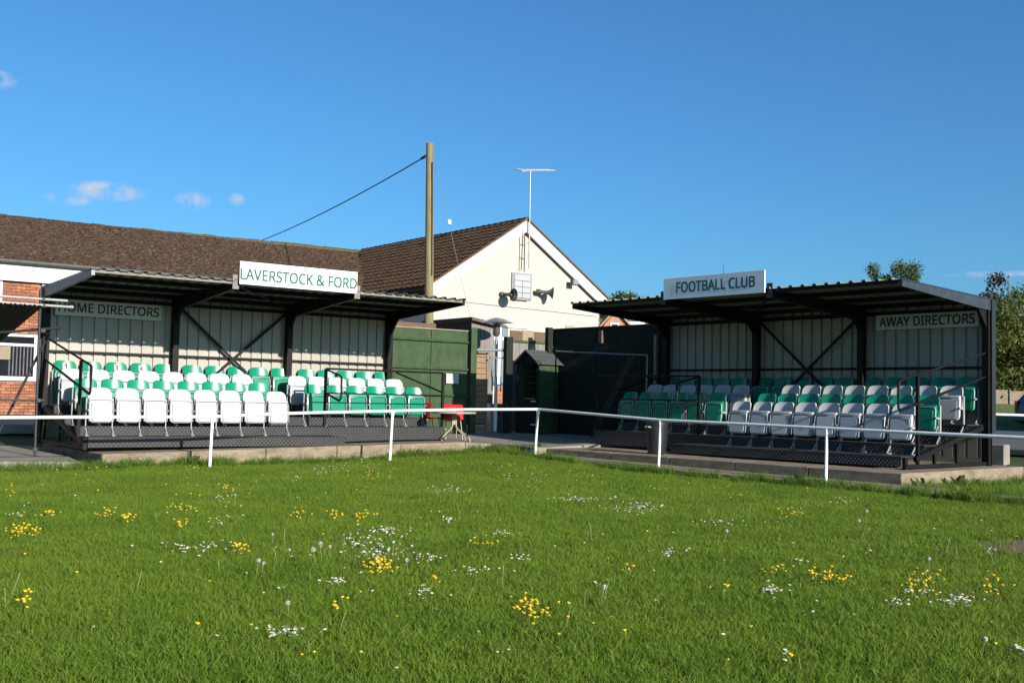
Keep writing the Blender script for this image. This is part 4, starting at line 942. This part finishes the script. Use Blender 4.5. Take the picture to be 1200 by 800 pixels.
T.part('body', mb, carp, smooth=35)
def ysd(z): return cy0 + (.16 * max(0, z - .95) / .55) - .006
def win(poly, nm): mb = MB(); v1 = [(cx0 + x, ysd(z), cz0 + z) for x, z in poly]; v2 = [(a, b + .02, c) for a, b, c in v1]; k = len(poly); mb.add(v1 + v2, [tuple(range(k)), tuple(reversed(range(k, 2 * k)))] + [(i, k + i, k + (i + 1) % k, (i + 1) % k) for i in range(k)]); T.part(nm, mb, glass)
win([(.27, 1.0), (.92, 1.0), (.92, 1.42), (.62, 1.40)], 'window'); win([(.98, 1.0), (1.75, 1.0), (1.75, 1.45), (.98, 1.43)], 'window'); win([(1.82, 1.0), (2.62, 1.0), (2.2, 1.38), (1.82, 1.45)], 'window')
mb = MB(); mb.box(cx0 - .01, cx0 + .09, cy0 + .02, cy0 + .16, cz0 + .62, cz0 + .92); T.part('tail_light', mb, redl); mb = MB(); mb.box(cx0 - .01, cx0 + .09, cy0 + W_ - .16, cy0 + W_ - .02, cz0 + .62, cz0 + .92); T.part('tail_light', mb, redl)
mb = MB(); mb.box(cx0 - .06, cx0 + .12, cy0 + .05, cy0 + W_ - .05, cz0 + .32, cz0 + .52); T.part('bumper', mb, carp, bevel=.03)
for x in (.68, 3.1):
    for yy in (cy0 - .01, cy0 + W_ - .17):
        w_ = T.part('wheel', MB().lathe([(.20, 0), (.29, 0), (.30, .02), (.30, .16), (.29, .18), (.2, .18)], (cx0 + x, yy, cz0 + .30), 22, (0, 1, 0)), rubber, smooth=40)
        T.part('rim', MB().lathe([(0, .015), (.08, .01), (.2, .025), (.2, .16), (0, .16)], (cx0 + x, yy, cz0 + .30), 22, (0, 1, 0)), galv, w_, smooth=30)

# ------------------------------------------------------------------ far houses and far trees
def house(label, x0, x1, y0, y1, z0, ze, zr, axis, wallm, roofm, wins):
    T = Thing('house', label, 'house', FW, ((x0 + x1) / 2, y0, z0))
    if axis == 'y':
        mid = (x0 + x1) / 2; T.part('wall', MB().prism([(x0, z0), (x1, z0), (x1, ze), (mid, zr), (x0, ze)], (0, y0, 0), (1, 0, 0), (0, 0, 1), (0, 1, 0), y1 - y0), wallm)
        T.part('roof', MB().prism([(x0 - .2, ze - .1), (mid, zr + .02), (x1 + .2, ze - .1), (x1 + .2, ze + .05), (mid, zr + .2), (x0 - .2, ze + .05)], (0, y0 - .2, 0), (1, 0, 0), (0, 0, 1), (0, 1, 0), y1 - y0 + .4), roofm)
    else:
        mid = (y0 + y1) / 2; T.part('wall', MB().box(x0, x1, y0, y1, z0, ze), wallm)
        T.part('roof', MB().prism([(y0 - .3, ze), (y1 + .3, ze), (mid, zr)], (x0 - .2, 0, 0), (0, 1, 0), (0, 0, 1), (1, 0, 0), x1 - x0 + .4), roofm)
    for a, b, c, d in wins:
        w_ = T.part('window', MB().box(a - .12, b + .12, y0 - .04, y0 + .02, c - .12, d + .12), whiteb); T.part('pane', MB().box(a, b, y0 - .06, y0 - .041, c, d), glass, w_)
    return T
house('small brick house gable seen between clubhouse and stand roof', 5.55, 7.35, 70, 78, 0, 5.9, 7.0, 'y', hbrick, hbrick, [(6.2, 6.55, 5.75, 6.15)])
T = house('grey roofed house with white dormers beyond the clubhouse', 7.45, 20, 84, 92, 0, 5.6, 9.2, 'x', hbrick, slate, [(9.8, 10.6, 4.2, 5.0)])
for x in (8.7, 10.9):
    d = T.part('dormer', MB().box(x, x + 1.25, 84.4, 87, 6.2, 7.45), whiteb)
    T.part('dormer_roof', MB().prism([(x - .1, 7.45), (x + 1.35, 7.45), (x + .62, 8.0)], (0, 84.3, 0), (1, 0, 0), (0, 0, 1), (0, 1, 0), 3), slate, d)
far = [(24.5, 300, 3.2, 7), (32.2, 302, 5.2, 8.6), (29.5, 306, 4.3, 7), (36.5, 300, 4.4, 7.4), (40.3, 304, 3.4, 7.6), (43.5, 300, 4.2, 6.6), (48, 305, 4.5, 6), (20, 305, 4.2, 6), (54, 303, 4.0, 5.5), (14, 306, 4.2, 6)]
for i, (x, y, r, h) in enumerate(far):
    zb_ = float(zh(np.array([[x]]), np.array([[y]]))[0, 0])
    tree('hill_tree', 'spring green tree on the skyline of the far hill', 'tree', (x, y, zb_), rblobs((x, y, zb_ + h * .5), (r * .6, r * .6, h * .28), 14, r * .45), 1500, .42, leaf_far, .3, h * .6, 3, 'trees on the far hill')

# ------------------------------------------------------------------ lawn: instanced grass
def scatter(name, label, pts, rot, scl, tuft_meshes_mats, kind='stuff'):
    cl = bpy.data.collections.new(name + '_source')
    for i, (me) in enumerate(tuft_meshes_mats):
        cl.objects.link(bpy.data.objects.new('blade_tuft', me))
    me = bpy.data.meshes.new(name); me.vertices.add(len(pts)); me.vertices.foreach_set('co', np.asarray(pts, np.float32).ravel())
    a = me.attributes.new('rot', 'FLOAT_VECTOR', 'POINT'); a.data.foreach_set('vector', np.asarray(rot, np.float32).ravel())
    a = me.attributes.new('scl', 'FLOAT', 'POINT'); a.data.foreach_set('value', np.asarray(scl, np.float32))
    a = me.attributes.new('idx', 'INT', 'POINT'); a.data.foreach_set('value', rng.integers(0, len(tuft_meshes_mats), len(pts)).astype(np.int32))
    o = bpy.data.objects.new(name, me); col.objects.link(o); tagp(o, label, None, None, kind)
    ng = bpy.data.node_groups.new(name, 'GeometryNodeTree'); ng.interface.new_socket('Geometry', in_out='INPUT', socket_type='NodeSocketGeometry'); ng.interface.new_socket('Geometry', in_out='OUTPUT', socket_type='NodeSocketGeometry')
    gi, go = N(ng, 'NodeGroupInput'), N(ng, 'NodeGroupOutput'); ip = N(ng, 'GeometryNodeInstanceOnPoints'); ci = N(ng, 'GeometryNodeCollectionInfo'); ci.inputs['Collection'].default_value = cl; ci.inputs['Separate Children'].default_value = True; ci.inputs['Reset Children'].default_value = True
    def at(n_, t_): q = N(ng, 'GeometryNodeInputNamedAttribute', data_type=t_); q.inputs['Name'].default_value = n_; return q.outputs['Attribute']
    ng.links.new(gi.outputs[0], ip.inputs['Points']); ng.links.new(ci.outputs[0], ip.inputs['Instance']); ip.inputs['Pick Instance'].default_value = True
    ng.links.new(at('idx', 'INT'), ip.inputs['Instance Index']); ng.links.new(at('scl', 'FLOAT'), ip.inputs['Scale'])
    e2r = N(ng, 'FunctionNodeEulerToRotation'); ng.links.new(at('rot', 'FLOAT_VECTOR'), e2r.inputs[0]); ng.links.new(e2r.outputs[0], ip.inputs['Rotation'])
    ng.links.new(ip.outputs[0], go.inputs[0]); md = o.modifiers.new('scatter', 'NODES'); md.node_group = ng
    return o
def grass_mat(name, ca, cb, cc):
    m = bpy.data.materials.new(name); m.use_nodes = True; t = m.node_tree; t.nodes.clear(); out = N(t, 'ShaderNodeOutputMaterial')
    geo = N(t, 'ShaderNodeNewGeometry'); nz = N(t, 'ShaderNodeTexNoise'); nz.inputs['Scale'].default_value = .9; nz.inputs['Detail'].default_value = 5; t.links.new(geo.outputs['Position'], nz.inputs['Vector'])
    r = N(t, 'ShaderNodeMapRange'); r.inputs['From Min'].default_value = .35; r.inputs['From Max'].default_value = .65; t.links.new(nz.outputs['Fac'], r.inputs['Value'])
    mx = N(t, 'ShaderNodeMix', data_type='RGBA'); t.links.new(r.outputs[0], mx.inputs['Factor']); mx.inputs['A'].default_value = (*ca, 1); mx.inputs['B'].default_value = (*cb, 1)
    n2 = N(t, 'ShaderNodeTexNoise'); n2.inputs['Scale'].default_value = 40; n2.inputs['Detail'].default_value = 2; t.links.new(geo.outputs['Position'], n2.inputs['Vector'])
    r2 = N(t, 'ShaderNodeMapRange'); r2.inputs['From Min'].default_value = .45; r2.inputs['From Max'].default_value = .8; t.links.new(n2.outputs['Fac'], r2.inputs['Value'])
    m2 = N(t, 'ShaderNodeMix', data_type='RGBA'); t.links.new(r2.outputs[0], m2.inputs['Factor']); t.links.new(mx.outputs['Result'], m2.inputs['A']); m2.inputs['B'].default_value = (*cc, 1)
    n3 = N(t, 'ShaderNodeTexNoise'); n3.inputs['Scale'].default_value = .42; n3.inputs['Detail'].default_value = 8; n3.inputs['Roughness'].default_value = .68; t.links.new(geo.outputs['Position'], n3.inputs['Vector'])
    r3 = N(t, 'ShaderNodeMapRange'); r3.inputs['From Min'].default_value = .53; r3.inputs['From Max'].default_value = .72; r3.inputs['To Max'].default_value = .42; t.links.new(n3.outputs['Fac'], r3.inputs['Value'])
    m3 = N(t, 'ShaderNodeMix', data_type='RGBA'); t.links.new(r3.outputs[0], m3.inputs['Factor']); t.links.new(m2.outputs['Result'], m3.inputs['A']); m3.inputs['B'].default_value = (.21, .20, .05, 1); m2 = m3
    b = N(t, 'ShaderNodeBsdfPrincipled'); b.inputs['Roughness'].default_value = .6; b.inputs['Specular IOR Level'].default_value = .16; t.links.new(m2.outputs['Result'], b.inputs['Base Color'])
    tr = N(t, 'ShaderNodeBsdfTranslucent'); t.links.new(m2.outputs['Result'], tr.inputs['Color']); ms = N(t, 'ShaderNodeMixShader'); ms.inputs[0].default_value = .4; t.links.new(b.outputs[0], ms.inputs[1]); t.links.new(tr.outputs[0], ms.inputs[2]); t.links.new(ms.outputs[0], out.inputs['Surface']); return m
gm = grass_mat('grass_blade', (.102, .188, .013), (.156, .250, .020), (.225, .26, .058))
gml = grass_mat('long_grass_blade', (.07, .155, .014), (.11, .20, .022), (.16, .21, .05))
def tuft(nb, rad, hmin, hmax, wid, lean, m, seed):
    g = np.random.default_rng(seed); mb = MB()
    for k in range(nb):
        a = g.uniform(0, 2 * np.pi); r = rad * math.sqrt(g.random()); x, y = r * math.cos(a), r * math.sin(a); h = g.uniform(hmin, hmax); w = wid * g.uniform(.7, 1.3); d = g.uniform(0, 2 * np.pi); l = h * lean * g.uniform(.2, 1.4); f = g.uniform(0, 2 * np.pi)
        wx, wy = math.cos(f) * w / 2, math.sin(f) * w / 2; lx, ly = math.cos(d) * l, math.sin(d) * l
        mb.add([(x - wx, y - wy, -.004), (x + wx, y + wy, -.004), (x + lx * .4 + wx * .8, y + ly * .4 + wy * .8, h * .6), (x + lx * .4 - wx * .8, y + ly * .4 - wy * .8, h * .6), (x + lx, y + ly, h)], [(0, 1, 2, 3), (3, 2, 4)])
    return mb.mesh('blade_tuft', m)
def in_pitch(x, y, margin=0.):
    vL = -((x - FL.o.x) * -math.sin(FL.rot) + (y - FL.o.y) * math.cos(FL.rot)); vR = -((x - FR.o.x) * -math.sin(FR.rot) + (y - FR.o.y) * math.cos(FR.rot)); uR = -((x - FR.o.x) * math.cos(FR.rot) + (y - FR.o.y) * math.sin(FR.rot))
    uL = (x - FL.o.x) * math.cos(FL.rot) + (y - FL.o.y) * math.sin(FL.rot)
    okL = (vL > 3.3 - .06 * uL + margin) & ~((uL < .1) & (vL < 4.0))
    okR = (vR > 4.2 + margin)
    return okL & okR
def bare(x, y): return ((x - 5.05) * 1.1) ** 2 + ((y - 10.45) * 1.35) ** 2 < .8 + .25 * np.sin(x * 9) * np.sin(y * 7)
nyy = []
for y0 in np.arange(4.3, 25, .25):
    hw = .475 * (y0 + .25) + .6; dens = 330 if y0 < 8 else (230 if y0 < 13 else 150); k = int(dens * .25 * 2 * hw)
    nyy.append(np.stack([rng.uniform(-hw - .4, hw + .4, k), rng.uniform(y0, y0 + .25, k)], 1))
P2 = np.concatenate(nyy); P2 = P2[in_pitch(P2[:, 0], P2[:, 1])]; P2 = P2[~(bare(P2[:, 0], P2[:, 1]) & (rng.random(len(P2)) < .93))]
# a thin outside margin so a step to the side still shows turf
k = len(P2); rot = np.stack([rng.normal(0, .10, k), rng.normal(0, .10, k), rng.uniform(0, 6.28, k)], 1)
lum = .75 + .25 * np.sin(P2[:, 0] * 1.7 + 2 * np.sin(P2[:, 1] * .8)) * np.sin(P2[:, 1] * 1.3)
scatter('lawn_grass', 'short green mown grass of the pitch', np.column_stack([P2, zg(P2[:, 0], P2[:, 1])]), rot, rng.uniform(.75, 1.15, k) * (.92 + .25 * lum), [tuft(46, .10, .018, .055, .0042, .8, gm, s_) for s_ in range(5)])
# side margins, coarser
Q = []
for y0 in np.arange(3, 26, .5):
    hw = .475 * (y0 + .5) + .9; k = 300
    for s_ in (-1, 1): Q.append(np.stack([s_ * rng.uniform(hw, hw + 3.0, k), rng.uniform(y0, y0 + .5, k)], 1))
Q = np.concatenate(Q); Q = Q[in_pitch(Q[:, 0], Q[:, 1])]
# grass bank right of the right stand
uu = rng.uniform(-7.5, -.55, 9000); vv_ = rng.uniform(-2.4, 4.0, 9000); sel = ~((vv_ > 3.95)); B2 = np.array([Rw(a, b, 0)[:2] for a, b in zip(uu[sel], vv_[sel])])
Q = np.concatenate([Q, B2]); k = len(Q); rot = np.stack([rng.normal(0, .12, k), rng.normal(0, .12, k), rng.uniform(0, 6.28, k)], 1)
scatter('side_grass', 'short grass around the edges of the pitch and beside the right stand', np.column_stack([Q, zg(Q[:, 0], Q[:, 1])]), rot, rng.uniform(.7, 1.15, k), [tuft(46, .12, .02, .06, .005, .8, gm, 20 + s_) for s_ in range(3)])
# long fringe along rails and slabs
E = []
def fringe(fw, us, v, n, sp, z=None):
    for a in range(n):
        u = rng.uniform(*us); q = fw(u, v + rng.normal(0, sp), 0); E.append((q[0], q[1]))
clump = lambda fw, u, v, n, s_: [E.append(tuple(fw(u + rng.normal(0, s_), v + rng.normal(0, s_ * .6), 0)[:2])) for _ in range(n)]
fringe(Lw, (-7, 9.6), 3.55, 330, .13); fringe(Lw, (-6, .3), 4.1, 260, .12); fringe(Rw, (-.9, 9.5), 4.52, 230, .07); fringe(Rw, (-7, -.9), 4.5, 220, .10)
for u, n in ((.3, 30), (2.0, 70), (1.45, 50), (.8, 30), (3.2, 30), (4.0, 16), (6.0, 50), (6.7, 40), (7.5, 30)): clump(Lw, u, 3.45, n, .22)
clump(Lw, 8.9, 3.6, 120, .22)
for u, n in ((8.2, 60), (6.2, 30), (4.6, 60), (3.9, 40), (1.55, 50), (.75, 110), (.2, 70), (-.5, 50), (-1.2, 80), (-2.2, 120), (-3.3, 70), (-1.9, 60)): clump(Rw, u, 4.56, int(n * .7), .17)
for _ in range(160): u_ = rng.uniform(-4, -.6); E.append(tuple(Rw(u_, 3.3 + rng.normal(0, .5), 0)[:2]))
for _ in range(140): u_ = rng.uniform(-.8, -.5); E.append(tuple(Rw(u_, rng.uniform(-.5, 3.7), 0)[:2]))
E = np.array(E); k = len(E); rot = np.stack([rng.normal(0, .15, k), rng.normal(0, .15, k), rng.uniform(0, 6.28, k)], 1)
scatter('long_grass', 'long tufts of grass and weeds along the rails and concrete edges', np.column_stack([E, zg(E[:, 0], E[:, 1])]), rot, rng.uniform(.35, 1.0, k), [tuft(26, .075, .08, .24, .008, .55, gml, 40 + s_) for s_ in range(4)])

dockm = leaf_mat('dock_leaves', (.09, .16, .025), (.14, .21, .045), .4)
def dock(x, y, h, label, wf=False):
    z = float(zg(np.array(x), np.array(y))); h *= .72; T = Thing('weed_plant', label, 'plant', FW, (x, y, z)); g = random.Random(int(x * 100))
    for k in range(13):
        a = g.uniform(0, 6.28); l = h * g.uniform(.5, 1); t = g.uniform(.3, .9); c, s_ = math.cos(a), math.sin(a); w = l * .16
        p = [Vector((x + c * r * l * t, y + s_ * r * l * t, z + l * zz)) for r, zz in ((0, 0), (.35, .5), (.7, .85), (1, .9))]; sd = Vector((-s_, c, 0)) * w
        mb = MB(); mb.add([p[0], p[1] - sd, p[1] + sd, p[2] - sd * .8, p[2] + sd * .8, p[3], p[1] - Vector((0, 0, .02 * l)), p[2] - Vector((0, 0, .02 * l))], [(0, 1, 6), (0, 6, 2), (1, 3, 7, 6), (6, 7, 4, 2), (3, 5, 7), (7, 5, 4)]); T.part('leaf', mb, dockm)
    if wf:
        for k in range(9):
            q = Vector((x + g.uniform(-.25, .25), y + g.uniform(-.2, .2), z + h * g.uniform(.8, 1.2))); T.part('flower_head', MB().lathe([(0, 0), (.022, .005), (.026, .015), (0, .03)], q, 7), mat('white_weed_flower', (.6, .58, .56)))
for u, v, h, l, w_ in ((-.62, 3.2, .34, 'leafy dock weed at the near end of the right slab', False), (-.70, 2.3, .42, 'tall leafy dock weed beside the sunlit slab end', False), (-.66, 1.7, .25, 'small dock weed farther along the slab end', False), (-1.75, -.9, .55, 'leafy weed with pale flowers at the right edge', True), (.75, 4.5, .34, 'leafy weed clump at the foot of the right rail post', False), (-1.9, 4.5, .34, 'leafy weed by the broken concrete edging', False)):
    q = Rw(u, v, 0); dock(q[0], q[1], h, l, w_)
for u, v, h, l in ((1.55, 3.6, .36, 'leafy weed left of the left rail post by the slab'), (6.15, 3.45, .3, 'dark leafy weed at the foot of the left slab near its joint'), (8.9, 3.75, .42, 'leafy weed at the foot of the rail corner post')):
    q = Lw(u, v, 0); dock(q[0], q[1], h, l)

# ------------------------------------------------------------------ flowers
daisy_w = mat('daisy_petals', (.80, .78, .76), .7, .05); yel = mat('buttercup_petals', (.72, .46, .012), .5, .1); stemm = mat('flower_stem', (.12, .16, .05), .7, .2); seedm = mat('seed_head', (.55, .52, .45), .9, .15, trans=.3); stalkm = mat('pale_stalk', (.27, .27, .12), .8, .2)
def gp(px, py):
    d = (vr * (px - 600) - vu * (py - 400) + vf * F_PX); z = .04
    for _ in range(4):
        t = (z - CAM_H) / d.z; x, y = d.x * t, d.y * t; z = float(zg(np.array(x), np.array(y)))
    return x, y, z
dpatch = [(335, 749, 30, 6, 34), (228, 647, 36, 6, 26), (405, 636, 14, 6, 10), (440, 648, 38, 16, 80), (455, 627, 18, 4, 16), (392, 688, 14, 5, 18), (498, 659, 14, 5, 18), (495, 700, 14, 5, 14), (527, 613, 10, 3, 18), (522, 577, 32, 4, 30), (680, 588, 34, 3, 32), (745, 598, 30, 8, 60), (560, 673, 18, 5, 14), (595, 630, 16, 3, 12), (610, 660, 12, 5, 10),
          (783, 653, 7, 3, 10), (805, 650, 4, 2, 6), (905, 697, 22, 6, 22), (1054, 714, 11, 4, 12), (1122, 711, 24, 7, 42), (1075, 700, 24, 4, 16), (938, 663, 8, 3, 8), (990, 590, 14, 3, 12), (845, 616, 32, 3, 16), (1195, 770, 6, 4, 8), (340, 565, 14, 3, 12), (700, 690, 8, 3, 5), (385, 553, 26, 5, 22), (265, 587, 10, 4, 8), (262, 615, 18, 8, 10), (20, 608, 12, 3, 6), (1160, 650, 12, 6, 8), (425, 545, 40, 6, 22), (650, 560, 60, 8, 14), (800, 575, 60, 10, 8)]
ypatch = [(28, 630, 18, 6, 26), (56, 609, 10, 3, 10), (10, 582, 8, 6, 4), (125, 608, 12, 6, 10), (150, 615, 12, 4, 12), (212, 622, 10, 6, 9), (280, 650, 14, 6, 12), (210, 603, 20, 4, 10), (355, 608, 12, 8, 9), (265, 578, 8, 4, 7), (445, 672, 16, 8, 34), (430, 612, 14, 5, 10), (395, 612, 10, 4, 8), (625, 725, 26, 14, 26), (560, 645, 12, 6, 6), (735, 675, 24, 3, 5), (960, 686, 18, 6, 18), (908, 677, 14, 4, 8), (985, 690, 12, 5, 6), (1080, 690, 26, 16, 22), (1165, 700, 12, 14, 10), (845, 700, 16, 5, 4), (925, 608, 16, 4, 12), (95, 552, 25, 3, 18), (225, 553, 10, 4, 6), (25, 715, 12, 16, 7), (395, 725, 12, 8, 5), (440, 560, 30, 6, 10), (510, 690, 12, 4, 3), (250, 590, 60, 20, 8), (620, 553, 40, 8, 8)]
dm = MB()
dm.k = 1; dm.tube([(0, 0, 0), (.004, .002, .062)], .0016, 4, False)
dm.k = 0; dm.lathe([(.0, .058), (.010, .060), (.0145, .0655), (.010, .0675), (.005, .068)], (.004, .002, 0), 8); dm.k = 2; dm.lathe([(.0055, .068), (.003, .071), (0, .0715)], (.004, .002, 0), 6)
daisy_me = dm.mesh('daisy', [daisy_w, stemm, yel], smooth=60)
dm = MB(); dm.k = 1; dm.tube([(0, 0, 0), (.003, 0, .085), (0, .004, .115)], .0016, 4, False)
dm.k = 0; dm.lathe([(0, .110), (.008, .112), (.0165, .122), (.0155, .127), (.006, .124), (0, .124)], (0, .004, 0), 8); butter_me = dm.mesh('yellow_flower', [yel, stemm], smooth=60)
def flower_pts(patches, scat):
    out = []
    for px, py, sx, sy, n in patches:
        for _ in range(int(n * 1.5)): out.append(gp(px + rng.normal(0, sx * .55), py + rng.normal(0, sy * .55)))
    for _ in range(scat):
        py = 545 + 250 * rng.random() ** 1.9; out.append(gp(rng.uniform(-20, 1220), py))
    out = [p for p in out if in_pitch(np.array(p[0]), np.array(p[1]), .1)]
    out.sort(key=lambda p: p[1]); return out
def flowers(pts, me, name, label, cat, group, stuff_name, stuff_label, s0, s1, keep=300):
    for p in pts[:keep]:
        o = bpy.data.objects.new(name, me); col.objects.link(o); o.location = p; s_ = random.uniform(s0, s1); o.scale = (s_, s_, s_ * random.uniform(.75, 1.1)); o.rotation_euler = (random.uniform(-.3, .3), random.uniform(-.3, .3), random.uniform(0, 6.28)); tagp(o, label, cat, group)
    rest = np.array(pts[keep:])
    if len(rest):
        k = len(rest); scatter(stuff_name, stuff_label, rest, np.stack([rng.normal(0, .2, k), rng.normal(0, .2, k), rng.uniform(0, 6.28, k)], 1), rng.uniform(s0, s1, k), [me])
flowers(flower_pts(dpatch, 170), daisy_me, 'daisy', 'small white daisy growing in the mown lawn', 'flower', 'daisies in the lawn', 'daisies', 'white daisies further off in the lawn', .5, .9)
flowers(flower_pts(ypatch, 60), butter_me, 'buttercup', 'small yellow flower growing in the mown lawn', 'flower', 'yellow flowers in the lawn', 'buttercups', 'yellow flowers further off in the lawn', .5, .8)
# dandelion clocks and bare stalks
def clock_mesh():
    mb = MB(); mb.k = 1; mb.tube([(0, 0, 0), (.004, .002, .10), (0, 0, .17)], .002, 5, False); mb.k = 0
    for i in range(70):
        d = Vector(np.random.default_rng(i).normal(size=3)).normalized(); c = Vector((0, 0, .185)); a = d.orthogonal().normalized() * .006; b = d.cross(a).normalized() * .006; e = c + d * .022
        mb.add([c, e - a, e + a], [(0, 1, 2)]); mb.add([e - a, e - b, e + a, e + b], [(0, 1, 2, 3)])
    return mb.mesh('dandelion_clock', [seedm, stalkm])
ck = clock_mesh()
clk = [(320, 632, 'by the white daisies left of centre'), (340, 722, 'above the daisy patch in the left foreground'), (306, 670, 'beside yellow flowers left of centre'), (300, 672, None), (378, 652, None), (387, 650, None), (372, 660, None), (704, 705, None), (340, 652, None), (480, 668, None), (1008, 620, None), (1090, 668, None), (1150, 766, 'in the right foreground grass'), (848, 632, None), (1015, 608, None)]
for px, py, l in clk:
    o = bpy.data.objects.new('dandelion_clock', ck); col.objects.link(o); o.location = gp(px, py + 8); s_ = random.uniform(.55, .85); o.scale = (s_, s_, s_); o.rotation_euler = (random.uniform(-.2, .2), random.uniform(-.2, .2), random.uniform(0, 6)); tagp(o, 'grey dandelion seed head standing in the grass ' + l if l else 'grey dandelion seed head standing in the mown lawn', 'flower', 'dandelion seed heads in the lawn')
st = MB(); st.tube([(0, 0, 0), (.006, .003, .09), (-.004, .006, .19)], [.0026, .002, .0024], 5); stalk_me = st.mesh('bare_stalk', stalkm)
stk = [(159, 690), (275, 592), (185, 613), (258, 672), (325, 660), (335, 640), (352, 588), (160, 596), (430, 588), (445, 575), (505, 618), (537, 605), (538, 600), (565, 590), (548, 585), (600, 580), (626, 578), (650, 582), (668, 578), (682, 575), (575, 635), (609, 650), (687, 635), (693, 630), (698, 632), (686, 712), (700, 710), (706, 704), (664, 732), (545, 706), (590, 690), (985, 730), (1000, 645), (1020, 645), (1108, 648), (1122, 655), (1017, 638), (1070, 640), (1106, 640), (1168, 662), (1191, 650), (940, 606), (912, 640), (840, 640), (835, 610), (875, 605), (940, 790), (460, 655), (462, 640), (398, 740), (362, 770), (6, 712), (10, 700)]
for px, py in stk:
    o = bpy.data.objects.new('bare_stalk', stalk_me); col.objects.link(o); o.location = gp(px, py + 4); s_ = random.uniform(.45, .95); o.scale = (s_, s_, s_); o.rotation_euler = (random.uniform(-.35, .35), random.uniform(-.35, .35), random.uniform(0, 6)); tagp(o, 'bare pale flower stalk standing up from the lawn', 'stalk', 'bare flower stalks in the lawn')
